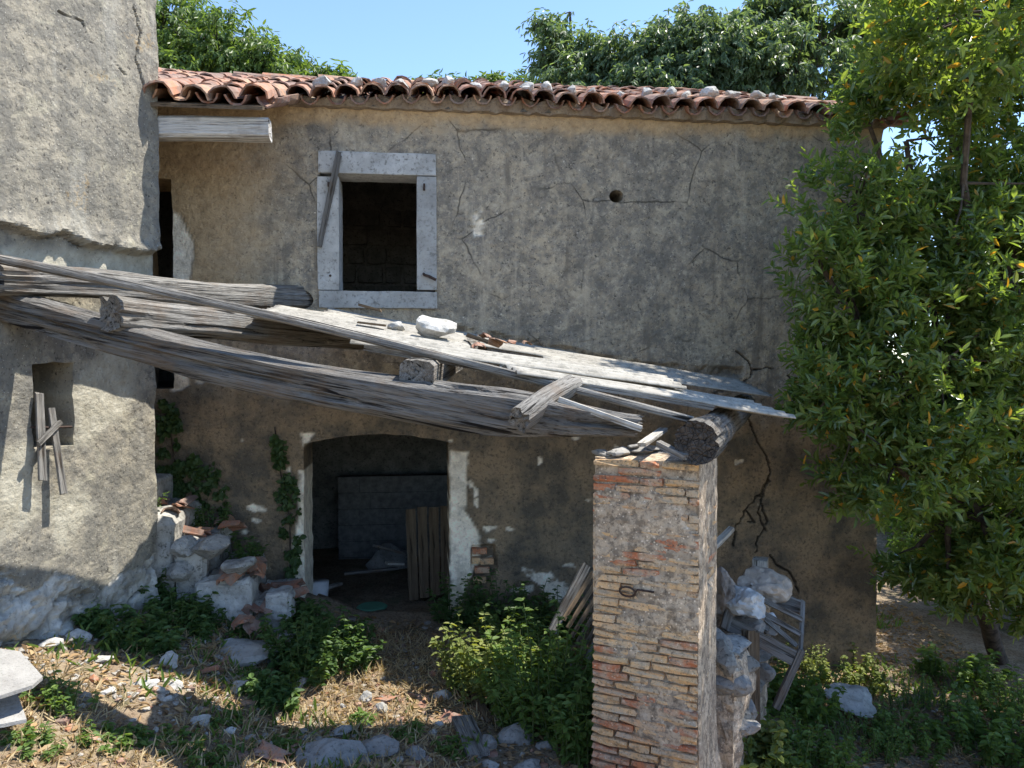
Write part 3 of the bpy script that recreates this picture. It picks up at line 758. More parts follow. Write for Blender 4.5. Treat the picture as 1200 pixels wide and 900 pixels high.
# white stones weighing down the second course of tiles
for (u_, v_, wpx) in ((617, 113, 17), (641, 117, 14), (669, 116, 17), (695, 114, 14), (728, 120, 13), (757, 119, 17), (786, 125, 18), (806, 121, 17), (832, 119, 21), (858, 120, 17), (888, 122, 18), (915, 124, 15), (903, 134, 13), (503, 111, 15), (525, 113, 15), (470, 112, 15), (443, 105, 16), (380, 99, 17), (420, 102, 14), (556, 108, 13), (590, 110, 12)):
    p = None
    d_ = .16; p = hit(u_, v_, F0 + FI * d_, FN); s_ = float(np.dot(p - F0, FU))
    z_ = rz(d_) + .185
    r_ = wpx / 900 * 7 / 2 * 1.3
    rock('stone', tuple(fw(s_, d_ + j(.05), z_ + sweep(s_))), (r_, r_ * .8, r_ * .75), 'rock', 'pale stone weighing down the clay tiles along the eave', 'stone', 'stones lying on the roof tiles')

# ------------------------------------------------------------------ the wing on the left
wing = empty('wing_building', tuple(ww(0, 0, 0))); tag(wing, 'tall sunlit plastered wing wall with small window, standing beside the stone stair', 'building')
bpy.context.view_layer.update()
WW_A, WW_B = wsz(36, 426), wsz(86, 522)
LEDGE = [(-200, 258), (0, 266), (43, 279), (70, 274), (94, 288), (130, 292), (160, 298), (188, 293), (260, 292)]
P_WST = [(-80, 690), (0, 668), (40, 690), (80, 668), (115, 690), (150, 664), (200, 640), (200, 900), (-80, 900)]
P_WPALE = [[(85, 430), (130, 415), (165, 420), (150, 480), (120, 510), (95, 520)], [(0, 520), (40, 520), (45, 600), (0, 640)], [(0, 290), (180, 300), (180, 345), (0, 330)], [(60, 590), (90, 570), (110, 600), (70, 640)]]
WCR = [[(45, 280), (72, 277), (95, 290)], [(60, 15), (90, 28), (97, 50), (115, 62), (138, 88)], [(150, 10), (158, 40), (152, 70), (163, 110)]]
def w_sdf(S, Z):
    P = np.stack([np.ravel(S), np.zeros(np.size(S)), np.ravel(Z)], -1); wob = (.022 * fbm(P, 7, 3, 13)).reshape(np.shape(S))
    return sd_box(S, Z, WW_A, WW_B) + wob
def w_fields(s, z, base, u, v):
    jit = 6 * fbm(base, 7, 4, 61); j2 = 3 * fbm(base, 24, 3, 62)
    up = sstep(4, -4, v - np.interp(u, [p[0] for p in LEDGE], [p[1] for p in LEDGE]) + jit * .7 + j2)
    stn = sstep(2, -2, poly_sd(u, v, P_WST) + jit * 2.2 + j2)
    pale = np.zeros_like(s)
    for p in P_WPALE: pale = np.maximum(pale, sstep(10, -8, poly_sd(u, v, p) + jit * 2.5))
    ck = np.zeros_like(s)
    for p in WCR: ck = np.maximum(ck, sstep(1.4, .3, line_d(u + j2 * .9, v + j2 * .9, p)) * sstep(-.3, .15, fbm(base, 6, 3, 92)))
    d1, d2, cid = worley2((s + .05 * fbm(base, 3, 2, 5)) * 3.6, z * 5.0, 3)
    return up, stn, pale, ck, d1, d2, cid, jit
def w_relief(s, z, base, u, v):
    up, stn, pale, ck, d1, d2, cid, jit = w_fields(s, z, base, u, v)
    o = .014 * fbm(base, 1.3, 3, 63) + .008 * fbm(base, 6, 4, 64) + .004 * fbm(base, 26, 3, 65)
    near = np.exp(-((v - np.interp(u, [p[0] for p in LEDGE], [p[1] for p in LEDGE])) / 16) ** 2)
    o += up * (.055 + .03 * near * (1 + fbm(base, 16, 3, 66))) - ck * .02
    fr = np.abs(fbm(base * np.array([1, 1, 1.6]), 3.2, 4, 67)); stone = -.045 + .05 * sstep(.0, .18, fr) + .03 * fbm(base, 9, 3, 68) + .014 * fbm(base, 24, 2, 69)
    o = o * (1 - stn) + stn * stone
    o += .03 * fbm(base, 5, 3, 68) * sstep(.10, 0, -s)
    return o
def w_mask(s, z, base, u, v):
    up, stn, pale, ck, d1, d2, cid, jit = w_fields(s, z, base, u, v)
    return np.stack([stn * sstep(-.35, .25, fbm(base, 4.5, 4, 94)) * .85, np.clip(ck * .6 + stn * sstep(.05, .0, np.abs(fbm(base * np.array([1, 1, 1.6]), 3.2, 4, 67))) * .7, 0, 1) * .7, pale * .85, np.zeros_like(s)], -1)
wm = link('wall', wall_mesh('wall', -3.2, 0, -.2, 5.4, .021, w_sdf, w_relief, w_mask, .42, ww, ((-1.5, 1, .0115),), ((.2, 5, .0125),)), M['wing']); adopt(wm, wing)
MW = Matrix(((WD[0], -WN[0], 0, W0[0]), (WD[1], -WN[1], 0, W0[1]), (0, 0, 1, 0), (0, 0, 0, 1)))
for nm, a, b in (('end_wall', (-.42, .424, -.2), (-.004, 3.6, 5.39)), ('end_wall', (-3.2, .424, -.2), (-2.8, 3.6, 5.39)), ('back_wall', (-3.2, 3.604, -.2), (0, 4.0, 5.39)), ('roof', (-3.3, -.0, 5.404), (.06, 4.1, 5.52)), ('upper_floor', (-2.796, .424, 2.0), (-.424, 3.6, 2.2))):
    adopt(MB().box(a, b, MW).build(nm, M['rubble']), wing)

# ------------------------------------------------------------------ timbers
def log(name, A, B, r0, r1, mat, square=.0, seg=40, n=20, bend=0.0, seed=0, roll=0.0, crack=.18, sy=1.0, rag=.0, wob=.3, endmat=None, taper=0):
    """tapering log or hewn beam from A to B; local x runs along the grain"""
    A = Vector(A); B = Vector(B); L = (B - A).length; rg = np.random.default_rng(seed)
    X = np.linspace(0, L, seg + 1); th = np.linspace(0, 2 * np.pi, n, endpoint=False)
    XX_, TH = np.meshgrid(X, th, indexing='ij')
    rad = r0 + (r1 - r0) * XX_ / L
    if taper: rad = rad * (1 - taper * sstep(.80, 1.0, XX_ / L) + taper * .25 * sstep(.55, .8, XX_ / L) * sstep(1, .8, XX_ / L))
    if square:
        c, s_ = np.abs(np.cos(TH)), np.abs(np.sin(TH)); q = 1 / np.maximum(c, s_); q = np.minimum(q, 1.30)
        rad = rad * (1 + square * (q - 1))
    P = np.stack([XX_.ravel() * .9, np.cos(TH).ravel() * 4, np.sin(TH).ravel() * 4], -1) + seed * 3.1
    nz_ = fbm(P, 1, 4, seed).reshape(XX_.shape); P2 = np.stack([XX_.ravel() * 1.3, np.cos(TH).ravel() * 11, np.sin(TH).ravel() * 11], -1) + seed
    n2 = fbm(P2, 1, 3, seed + 5).reshape(XX_.shape)
    rad = rad * (1 + crack * nz_ * .6 - crack * .9 * sstep(.25, .5, n2))
    cy = bend * np.sin(np.pi * XX_ / L) + wob * r0 * fbm(np.stack([XX_.ravel(), np.zeros(XX_.size), np.zeros(XX_.size)], -1), 1.1, 2, seed + 9).reshape(XX_.shape)
    ex = rag * (fbm(np.stack([np.cos(TH).ravel() * 3, np.sin(TH).ravel() * 3, np.zeros(TH.size)], -1) + seed, 1.5, 2, seed + 2).reshape(TH.shape))
    xe = XX_ + np.where(XX_ < 1e-6, ex, 0) + np.where(XX_ > L - 1e-6, -ex, 0)
    Vv = np.stack([xe, rad * np.cos(TH) * sy, rad * np.sin(TH) + cy], -1).reshape(-1, 3)
    I_ = (np.arange(seg)[:, None] * n + np.arange(n)[None, :]); J = np.arange(seg)[:, None] * n + (np.arange(n)[None, :] + 1) % n
    Qs = np.stack([I_, J, J + n, I_ + n], -1).reshape(-1, 4)
    V_ = [tuple(v) for v in Vv]; F_ = [tuple(q) for q in Qs]
    # end grain: inner rings, slightly dished and split
    for e, base in ((0, 0), (1, seg * n)):
        prev = [base + k for k in range(n)]; cx = Vv[base:base + n].mean(0)
        for ring, f in enumerate((.72, .4)):
            cur = []
            for k in range(n):
                q = cx + (Vv[base + k] - cx) * f; q[0] += (-1 if e else 1) * (.006 + .012 * rg.random()); cur.append(len(V_)); V_.append(tuple(q))
            for k in range(n):
                f4 = (prev[k], cur[k], cur[(k + 1) % n], prev[(k + 1) % n]); F_.append(f4 if e == 0 else f4[::-1])
            prev = cur
        F_.append(tuple(prev) if e else tuple(prev[::-1]))
    me = py_mesh(name, V_, F_, False); o = link(name, me, M[mat])
    if endmat:
        me.materials.append(M[endmat])
        for p_ in me.polygons:
            if p_.index >= len(Qs): p_.material_index = 1
    ex_ = (B - A).normalized(); zz = Vector((0, 0, 1)); ey = zz.cross(ex_).normalized(); ez = ex_.cross(ey)
    Mx = Matrix(((ex_.x, ey.x, ez.x, A.x), (ex_.y, ey.y, ez.y, A.y), (ex_.z, ey.z, ez.z, A.z), (0, 0, 0, 1))) @ Matrix.Rotation(roll, 4, 'X')
    o.matrix_world = Mx
    return o
def leanz(X, Y): return CAM_H - .53 - .177 * X + .08 * Y          # centre line plane of the fallen canopy
tag(log('hewn_beam', at(-30, 347, 4.62), at(748, 499, 4.22), .088, .118, 'wood_front', .75, 90, 36, -.125, 3, R(8), .32, wob=.12, rag=.06, taper=.5), 'long hewn grey beam sloping from the wing wall down to the brick pillar', 'beam')
tag(log('canopy_log', at(-35, 323, 4.30), at(362, 349, 6.95), .095, .10, 'wood', .35, 80, 36, -.02, 5, 0, .30), 'weathered log running from the wing wall into a hole in the house front', 'log')
tag(log('canopy_log', at(128, 367, 4.42), at(440, 396, 6.6), .105, .095, 'wood', .35, 70, 36, -.03, 8, 0, .34, 1.0, .04), 'cracked log with a frayed sawn end resting on the long hewn beam', 'log')
tag(log('canopy_purlin', at(488, 441, 4.30), at(560, 404, 6.75), .098, .085, 'wood', .95, 30, 20, 0, 12, R(4), .14), 'squared purlin end with pale sawn top lying across the hewn beam', 'purlin')
tag(log('canopy_purlin', at(609, 491, 4.08), at(673, 450, 4.52), .060, .055, 'wood', .95, 24, 20, .02, 14, R(30), .22, rag=.04), 'twisted split purlin stub standing up from the hewn beam', 'purlin')
tag(log('canopy_log', at(816, 513, 4.02), at(872, 478, 6.95), .115, .10, 'wood_dark', .1, 60, 36, 0, 17, 0, .26, endmat='end_grain'), 'thick round log with dark cracked end grain on top of the brick pillar', 'log')
tag(log('canopy_pole', at(-30, 297, 4.36), at(812, 492, 4.46), .030, .024, 'wood', .2, 60, 10, .035, 21, 0, .16), 'long thin pole lying over the logs from wing wall to pillar', 'pole')
tag(log('canopy_lath', at(655, 468, 4.22), at(752, 502, 4.12), .018, .018, 'wood_pale', .9, 8, 8, 0, 23, 0, .05), 'short pale lath lying on the end of the hewn beam', 'lath')
def plank(name, A, B, wdt, thk, mat, up=(0, 0, 1), seed=0, parent=None, seg=8, rag=.02, bow=0):
    """plank from A to B with ragged ends"""
    A = Vector(A); B = Vector(B); L = (B - A).length; rg = random.Random(seed); V_ = []; F_ = []
    for i in range(seg + 1):
        x = L * i / seg; jx = rg.uniform(-rag, rag) if i in (0, seg) else 0
        wj = wdt * (1 + rg.uniform(-.06, .06)); bz = bow * math.sin(math.pi * i / seg)
        for (y, z) in ((-.5, -.5), (.5, -.5), (.5, .5), (-.5, .5)): V_.append((x + jx + rg.uniform(-rag, rag) * (.5 if i in (0, seg) else .02), y * wj, z * thk + bz))
    for i in range(seg):
        for k in range(4): F_.append((i * 4 + k, i * 4 + (k + 1) % 4, i * 4 + 4 + (k + 1) % 4, i * 4 + 4 + k))
    F_ += [(3, 2, 1, 0), tuple(seg * 4 + k for k in range(4))]
    o = link(name, py_mesh(name, V_, F_), M[mat])
    ex_ = (B - A).normalized(); u_ = Vector(up); ey = u_.cross(ex_).normalized(); ez = ex_.cross(ey)
    Mx = Matrix(((ex_.x, ey.x, ez.x, A.x), (ex_.y, ey.y, ez.y, A.y), (ex_.z, ey.z, ez.z, A.z), (0, 0, 0, 1)))
    if parent is not None: o.parent = parent; o.matrix_parent_inverse = parent.matrix_world.inverted()
    o.matrix_world = Mx; return o
tag(plank('batten', at(430, 408, 4.5), at(835, 478, 4.52), .07, .03, 'wood', seed=4), 'split timber batten under the front edge of the corrugated sheets', 'batten')
# porch beam under the tiles at the stair head
pb = log('porch_beam', tuple(fw(S_L + .55, -.93, CAM_H + 1.70)), tuple(fw(S_PORCH + .0, -.88, CAM_H + 1.775)), .078, .080, 'wood_lime', .95, 40, 20, 0, 31, 0, .08)
tag(pb, 'whitewashed timber beam carrying the clay tiles over the stair head', 'beam')

# ------------------------------------------------------------------ corrugated sheets
def sheet(A, B, width_dir, width, label, seed, lam=.115, amp=.015, droop=0):
    """A->B is the front edge (along the corrugations); width_dir points to the back edge"""
    A = Vector(A); B = Vector(B); L = (B - A).length; ex_ = (B - A).normalized(); wd = Vector(width_dir); wd = (wd - ex_ * wd.dot(ex_)).normalized(); nz_ = ex_.cross(wd)
    nx, ny_ = 26, int(width / lam * 10); X = np.linspace(0, L, nx + 1); Y = np.linspace(0, width, ny_ + 1)
    XX_, YY_ = np.meshgrid(X, Y, indexing='ij'); rgs = fbm(np.stack([YY_.ravel() * 6, np.full(YY_.size, seed), np.zeros(YY_.size)], -1), 1, 3, seed).reshape(XX_.shape)
    rge = fbm(np.stack([XX_.ravel() * 6, np.full(YY_.size, seed), np.ones(YY_.size)], -1), 1, 3, seed).reshape(XX_.shape)
    x = XX_ + np.where((XX_ < 1e-6) | (XX_ > L - 1e-6), rgs * .03, 0); y = YY_ + np.where((YY_ < 1e-6) | (YY_ > width - 1e-6), rge * .015, 0)
    sag = .02 * fbm(np.stack([XX_.ravel(), YY_.ravel(), np.full(YY_.size, seed)], -1), 1.2, 2, seed).reshape(XX_.shape) - droop * (XX_ / L) ** 2
    z = amp * np.sin(2 * np.pi * YY_ / lam) + sag
    top = np.stack([x, y, z + .0035], -1).reshape(-1, 3); bot = np.stack([x, y, z - .0035], -1).reshape(-1, 3); n = len(top); c = ny_ + 1
    I_ = (np.arange(nx)[:, None] * c + np.arange(ny_)[None, :]).ravel()
    Qt = np.stack([I_, I_ + c, I_ + c + 1, I_ + 1], -1); Qb = Qt[:, ::-1] + n
    e1 = np.arange(ny_); e2 = nx * c + np.arange(ny_); e3 = np.arange(nx) * c; e4 = np.arange(nx) * c + ny_
    S_ = [np.stack([e1, e1 + 1, e1 + 1 + n, e1 + n], -1), np.stack([e2 + 1, e2, e2 + n, e2 + 1 + n], -1), np.stack([e3 + c, e3, e3 + n, e3 + c + n], -1), np.stack([e4, e4 + c, e4 + c + n, e4 + n], -1)]
    me = quads_mesh('corrugated_sheet', np.concatenate([top, bot]), np.concatenate([Qt, Qb] + S_), True)
    o = link('corrugated_sheet', me, M['sheet'])
    o.matrix_world = Matrix(((ex_.x, wd.x, nz_.x, A.x), (ex_.y, wd.y, nz_.y, A.y), (ex_.z, wd.z, nz_.z, A.z), (0, 0, 0, 1)))
    return tag(o, label, 'roof sheet', 'corrugated sheets on the fallen canopy')
def shp(u, v, Y): return Vector(at(u, v, Y))
def wdir(a, b): return (Vector(b) - Vector(a))
sheet(shp(372, 372, 5.95), shp(724, 434, 6.25), wdir(shp(372, 372, 5.95), shp(352, 355, 6.72)), .62, 'corrugated cement sheet lying along the house front below the window', 1)
sheet(shp(640, 425, 5.85), shp(908, 466, 6.05), wdir(shp(640, 425, 5.85), shp(655, 413, 6.6)), .72, 'corrugated cement sheet against the house wall, behind the lowest sheet', 2)
sheet(shp(605, 439, 4.36), shp(932, 489, 4.85), wdir(shp(605, 439, 4.36), shp(632, 424, 5.3)), .52, 'lowest corrugated cement sheet, its shaded end reaching past the round log', 3)
sheet(shp(410, 402, 4.48), shp(805, 457, 4.95), wdir(shp(410, 402, 4.48), shp(436, 382, 5.4)), .46, 'corrugated cement sheet in the middle of the canopy with a straight sunlit edge', 4)
sheet(shp(291, 369, 5.05), shp(552, 409, 5.25), wdir(shp(291, 369, 5.05), shp(318, 353, 6.4)), 1.05, 'corrugated cement sheet with its wavy broken end towards the wing wall', 5)

# ------------------------------------------------------------------ brick pillar
TH_P = R(25); PC = at(819, 700, 4.10); PC[2] = 0
PX = np.array([math.cos(TH_P), -math.sin(TH_P), 0]); PY = np.array([math.sin(TH_P), math.cos(TH_P), 0]); PWID, PDEP = .60, .50
MP = Matrix(((PX[0], PY[0], 0, PC[0]), (PX[1], PY[1], 0, PC[1]), (0, 0, 1, 0), (0, 0, 0, 1)))     # local x: -PWID..0, y: 0..PDEP
P_TOP = CAM_H - .535; P_BOT = -.45
pillar = empty('brick_pillar', (PC[0], PC[1], P_BOT)); tag(pillar, 'square pillar of thin old bricks and crumbling mortar holding the beam', 'pillar'); bpy.context.view_layer.update()
def core_face(o, ax, ay, nrm, wlen, seed, flare):
    pass
bm = bmesh.new(); V = []; Fc = []
# core: four relief sides in one closed shell; plaster rides over the brick faces in places
def pil_cover(x, z, side):
    P = np.stack([x * 1.0 + side * 5, np.zeros_like(x) + side * 3.3, z], -1)
    m = fbm(P, 2.6, 4, 81) + .55 * np.exp(-((z - 1.45) / .22) ** 2) + .35 * sstep(.15, .5, np.where(side == 0, x / PWID, .5)) * sstep(1.25, .9, z)
    if side == 1: m = m + .75
    return sstep(.12, .30, m - (.30 if side != 1 else .22))
perim = []
stepx = .02; nzp = int((P_TOP - P_BOT) / .02)
sides = [((-PWID, 0), (1, 0), PWID, (0, -1)), ((0, 0), (0, 1), PDEP, (1, 0)), ((0, PDEP), (-1, 0), PWID, (0, 1)), ((-PWID, PDEP), (0, -1), PDEP, (-1, 0))]
pts2 = []
for si, (o_, dr, ln, nr) in enumerate(sides):
    k = int(round(ln / stepx))
    for i in range(k): pts2.append((si, i / k * ln, o_[0] + dr[0] * i / k * ln, o_[1] + dr[1] * i / k * ln, nr))
npz = len(pts2); Zs = np.linspace(P_BOT, P_TOP, nzp + 1)
arr = np.zeros((nzp + 1, npz, 3))
for i, (si, t_, x, y, nr) in enumerate(pts2):
    ln = sides[si][2]; x_ = np.full(nzp + 1, t_)
    cov = pil_cover(x_, Zs, si)
    P = np.stack([np.full(nzp + 1, x), np.full(nzp + 1, y), Zs], -1)
    edge = min(t_, ln - t_); ins = -.024 + .032 * cov + (.003 if si == 1 else .006) * (fbm(P, 14, 3, 83) + fbm(P, 40, 2, 84)) - (.010 if edge < .012 else 0)
    fl = .06 * sstep(.62, -.1, Zs) * (.2 if si == 1 else .25) + .05 * sstep(.2, -.3, Zs)
    rag = .0
    arr[:, i, 0] = x + nr[0] * (ins + fl); arr[:, i, 1] = y + nr[1] * (ins + fl); arr[:, i, 2] = Zs
arr[-1, :, 2] += .02 * fbm(arr[-1], 9, 2, 3)
I_ = (np.arange(nzp)[:, None] * npz + np.arange(npz)[None, :]); J = np.arange(nzp)[:, None] * npz + (np.arange(npz)[None, :] + 1) % npz
Qs = np.stack([I_, J, J + npz, I_ + npz], -1).reshape(-1, 4)
Vw = arr.reshape(-1, 3); cen = Vw[-npz:].mean(0) + np.array([0, 0, .03])
Vl = [tuple(MP @ Vector(v)) for v in Vw] + [tuple(MP @ Vector(cen))]
Fl = [tuple(q) for q in Qs] + [(nzp * npz + i, nzp * npz + (i + 1) % npz, len(Vw)) for i in range(npz)]
adopt(link('mortar_core', py_mesh('mortar_core', Vl, Fl), M['mortar']), pillar)
def brick_mesh(seed):
    bm = bmesh.new(); bmesh.ops.create_cube(bm, size=1); bmesh.ops.subdivide_edges(bm, edges=bm.edges[:], cuts=1, use_grid_fill=True)
    rg = random.Random(seed)
    for v in bm.verts:
        k = sum(abs(c) > .49 for c in v.co); a = .05 if k < 2 else .09
        v.co.x += rg.uniform(-a, a) * .35 - (math.copysign(.02, v.co.x) if k == 3 else 0); v.co.y += rg.uniform(-a, a) * .8 - (math.copysign(.05, v.co.y) if k == 3 else 0); v.co.z += rg.uniform(-a, a) * 1.6 - (math.copysign(.06, v.co.z) if k == 3 else 0)
    me = bpy.data.meshes.new('brick'); bm.to_mesh(me); bm.free(); me.materials.append(M['brick']); return me
BR = [brick_mesh(k) for k in range(8)]
def put_brick(x, y, z, lx, ly, lz, rot=0):
    o = bpy.data.objects.new('brick', random.choice(BR)); COL.objects.link(o); o.parent = pillar; o.matrix_parent_inverse = pillar.matrix_world.inverted()
    o.matrix_world = MP @ Matrix.Translation((x, y, z)) @ Matrix.Rotation(rot, 4, 'Z') @ Matrix.Rotation(j(.012), 4, 'Y') @ Matrix.Diagonal((lx, ly, lz, 1))
CH = .0465; ncr = int((P_TOP - .12 + .0) / CH)
for c in range(ncr + 3):
    z = P_TOP - CH / 2 - c * CH
    if z < -.1: break
    hh = CH - random.uniform(.008, .014); fl = .05 * float(sstep(.2, -.3, z)) + .025 * float(sstep(.62, -.1, z))
    off = random.uniform(-.005, .007); x = -PWID - .004 + (0 if c % 2 else -.0)
    lens = [.155, .245, .2] if c % 2 else [.25, .13, .22]
    while x < -.03:
        L_ = min((lens.pop(0) if lens else .2) * random.uniform(.85, 1.15), .004 - x)
        if .004 - (x + L_) < .05: L_ = .004 - x
        if random.random() > .07: put_brick(x + L_ / 2, .055 - fl + off + random.uniform(-.006, .006), z, L_ - .012, .125, hh)
        x += L_
    if c % 2 == 0: put_brick(-.058 + j(.004) + 0, .13 + .19, z, .125, .26, hh)
    elif c < 3: put_brick(-.058, .32, z, .125, .3, hh)
# loose stones left on the pillar head
for (u_, v_, w_, h_) in ((722, 525, 30, 12), (745, 520, 26, 9), (700, 527, 20, 10), (770, 529, 34, 9), (790, 534, 22, 9), (738, 511, 16, 6), (757, 516, 18, 8)):
    p = at(u_ + 6, v_, 4.42); rr = w_ / 900 * 4.3 / 2
    rock('stone', (p[0], p[1], P_TOP + .008 + (530 - v_) * .0028), (rr * 1.25, rr * 1.2, h_ / 900 * 4.3 / 2 * 1.0), 'grey_rock', 'flat grey stone lying loose on the pillar head', 'stone', 'loose stones on the pillar head', k=None)
tag(plank('board_offcut', at(752, 521, 4.22), at(778, 503, 4.5), .05, .02, 'wood_pale', seed=9, seg=3, rag=.004), 'short bluish white board offcut on the pillar head', 'board')
tag(plank('timber_wedge', at(772, 520, 4.15), at(808, 538, 4.02), .05, .03, 'wood', seed=12, seg=3), 'grey timber wedge under the round log on the pillar', 'wedge')
# iron ring in the pillar
ring = [tuple(MP @ Vector((-.39 + .045 * math.cos(a), -.025 - .01 * math.sin(a), 1.08 + .03 * math.sin(a)))) for a in np.linspace(0, 2 * math.pi, 15)]
adopt(MB().tube(ring + [tuple(MP @ Vector((-.33, -.03, 1.10))), tuple(MP @ Vector((-.24, -.02, 1.095)))], .006, 5).build('iron_ring', M['iron']), pillar)

# ------------------------------------------------------------------ rough block helper
def rough_block(name, Mx, a, b, mat, cuts=8, rough=.02, seed=0, scale=5, parent=None, soft=1.0):
    bm = bmesh.new(); bmesh.ops.create_cube(bm, size=1); bmesh.ops.subdivide_edges(bm, edges=bm.edges[:], cuts=cuts, use_grid_fill=True)
    c = np.array([(a[i] + b[i]) / 2 for i in range(3)]); e = np.array([abs(b[i] - a[i]) for i in range(3)])
    U = np.array([v.co[:] for v in bm.verts]); k = (np.abs(U) > .49).sum(1)
    P = U * e + c; nrm = np.where(np.abs(U) > .49, np.sign(U), 0); nrm = nrm / np.linalg.norm(nrm, axis=1)[:, None]
    P = P + nrm * (rough * (fbm(P + seed * 5.3, scale, 4, seed) + .4 * fbm(P + seed, scale * 4, 2, seed + 3)) - rough * soft * np.clip(k - 1, 0, 2))[:, None]
    for v, q in zip(bm.verts, P): v.co = Mx @ Vector(q)
    me = bpy.data.meshes.new(name); bm.to_mesh(me); bm.free(); o = link(name, me, M[mat])
    if parent is not None: adopt(o, parent)
    return o

# ------------------------------------------------------------------ stone stair along the house front
stair = empty('stone_stair', tuple(fw(-2.0, -.4, .3))); tag(stair, 'crumbling stone stair climbing along the house front to the upper doorway', 'stair'); bpy.context.view_layer.update()
M['stair_rock'] = mat_stone('stair_facing', (.24, .235, .22), (.50, .49, .46), (.09, .085, .075), 6, 'World', .8)
M['step'] = mat_stone('stair_stone', (.22, .21, .185), (.46, .445, .41), (.07, .066, .055), 5, 'World', .8)
steps = [(239, 592, -3.3, CAM_H - 1.16), (271, 620, None, CAM_H - 1.39), (313, 652, None, CAM_H - 1.64), (353, 684, None, CAM_H - 1.88)]
sr_prev = -3.35; step_top = []
for i, (u_, v_, _, zt_) in enumerate(steps):
    sr = fs(u_, v_)[0]; step_top.append((sr_prev, sr, zt_))
    rough_block('step', MF, (sr_prev + .004, -.86 + .02 * (i % 2), -.1), (sr, -.012, zt_), 'step', 16, .045, 40 + i, 3.6, stair, .7)
    sr_prev = sr
for i, (s0_, s1_, zt_) in enumerate(((-3.35, fs(206, 570)[0], CAM_H - .93), (-3.35, fs(192, 570)[0] - .1, CAM_H - .7), (-3.35, fs(186, 540)[0] - .25, CAM_H - .45))):
    rough_block('step', MF, (s0_, -.80 + .05 * i, CAM_H - 1.2 + i * .23), (s1_, -.02, zt_), 'step', 8, .02, 50 + i, 5, stair)
# big facing stones of the stair, each its own piece
for i, (u0, v0, u1, v1, dz) in enumerate(((226, 682, 296, 736, 0), (202, 658, 228, 680, 0), (206, 634, 228, 656, 0), (228, 632, 262, 652, 0), (262, 655, 292, 676, 0), (308, 700, 340, 724, 0))):
    a = fs(u0, v0, -.88); b = fs(u1, v1, -.88)
    if i in (0, 5): rough_block('facing_stone', MF, (a[0], -.92 + .02 * (i % 3), b[1] - .03), (b[0], -.62, a[1] + .01), 'rock', 10, .042, 60 + i, 4.5, stair, .6)
    else:
        o = rock('facing_stone', tuple(fw((a[0] + b[0]) / 2, -.82, (a[1] + b[1]) / 2)), ((b[0] - a[0]) * .66, .16, (a[1] - b[1]) * .6), 'stair_rock', rz_=PHI + random.uniform(-.4, .4), tilt=random.uniform(-.2, .2), k=(i * 3 + 1) % 8); bpy.context.view_layer.update(); adopt(o, stair)

# ------------------------------------------------------------------ tile shards
def shard_mesh(seed):
    return tile_mesh('tile_shard', L=random.uniform(.10, .20), r0=.095, r1=.085, arc=random.uniform(105, 150), seg=5, jit=.014, seed=seed)
SH = [shard_mesh(70 + k) for k in range(6)]
M['shard'] = mat_tile('clean_terracotta')
for me in SH: me.materials.append(M['chips'])
def shard(p, label, group, sc=1.0, flip=False):
    o = bpy.data.objects.new('tile_shard', random.choice(SH)); COL.objects.link(o); o.location = p
    o.scale = (sc, sc, sc); o.rotation_euler = (j(.35) + (math.pi if flip else 0), j(.35), random.uniform(0, 6.28)); return tag(o, label, 'tile shard', group)
for k, lst in enumerate((((193, 588), (205, 592), (200, 597), (213, 590)), ((236, 613), (246, 620), (258, 614), (242, 626), (262, 618)), ((268, 678), (284, 672), (296, 668), (290, 656), (276, 682), (302, 660)), ((318, 690), (330, 688), (342, 682), (322, 698), (336, 694)))):
    nth = ('highest visible', 'second', 'third', 'lowest')[k]
    for (u_, v_) in lst:
        zt_ = step_top[k][2]; p = hitz(u_, v_ + 4, zt_)
        sdep = np.dot(p - F0, FI); 
        p = p + FI * (np.clip(sdep, -.80, -.1) - sdep); p[2] = zt_ + .0
        shard(tuple(p - np.array([0, 0, .04])), f'broken red roof tile lying on the {nth} stair step', 'broken tiles on the stair', random.uniform(.8, 1.15))
for (u_, v_) in ((287, 733), (300, 725), (312, 717), (321, 708), (295, 738)):
    p = gp(u_, v_ + 22); shard((p[0], p[1], p[2] + .12), 'broken red roof tile heaped at the foot of the stair', 'broken tiles at the stair foot', 1.1)
for (u_, v_) in ((272, 776), (463, 822), (492, 828), (478, 815), (540, 815), (555, 830), (585, 828), (500, 812), (520, 840), (285, 880), (301, 879), (318, 881), (333, 884), (465, 846), (236, 787), (275, 822), (560, 800), (597, 826)):
    p = gp(u_, v_); shard((p[0], p[1], p[2] - .05), 'broken red roof tile trodden into the courtyard ground', 'tile pieces on the courtyard ground', random.uniform(.6, 1.0))
# pieces lying on the canopy sheets
for (u_, v_, Y_, sc) in ((577, 396, 5.75, .7), (566, 391, 5.85, .6), (560, 402, 5.45, .65), (618, 400, 6.0, .5), (596, 398, 5.9, .5)):
    p = at(u_, v_, Y_); shard((p[0], p[1], p[2] - .055 * sc - .02), 'orange tile chip on the corrugated sheets beside a white stone', 'tile chips on the canopy', sc)
p = at(508, 383, 5.5); rock('stone', (p[0], p[1], p[2]), (.15, .12, .10), 'rock', 'large white stone weighing down the corrugated sheets', 'stone', rz_=.5, k=5, tilt=.3)
p = at(466, 382, 5.6); rock('stone', (p[0], p[1], p[2] - .01), (.07, .06, .045), 'rock', 'small white stone on the corrugated sheets, next to the large one', 'stone', k=3)
p = at(437, 360, 6.2); tag(plank('bark_strip', at(424, 358, 6.1), at(446, 364, 6.1), .06, .02, 'wood_brown', seed=31, seg=5), 'dark strip of bark lying on the rear corrugated sheet', 'bark')
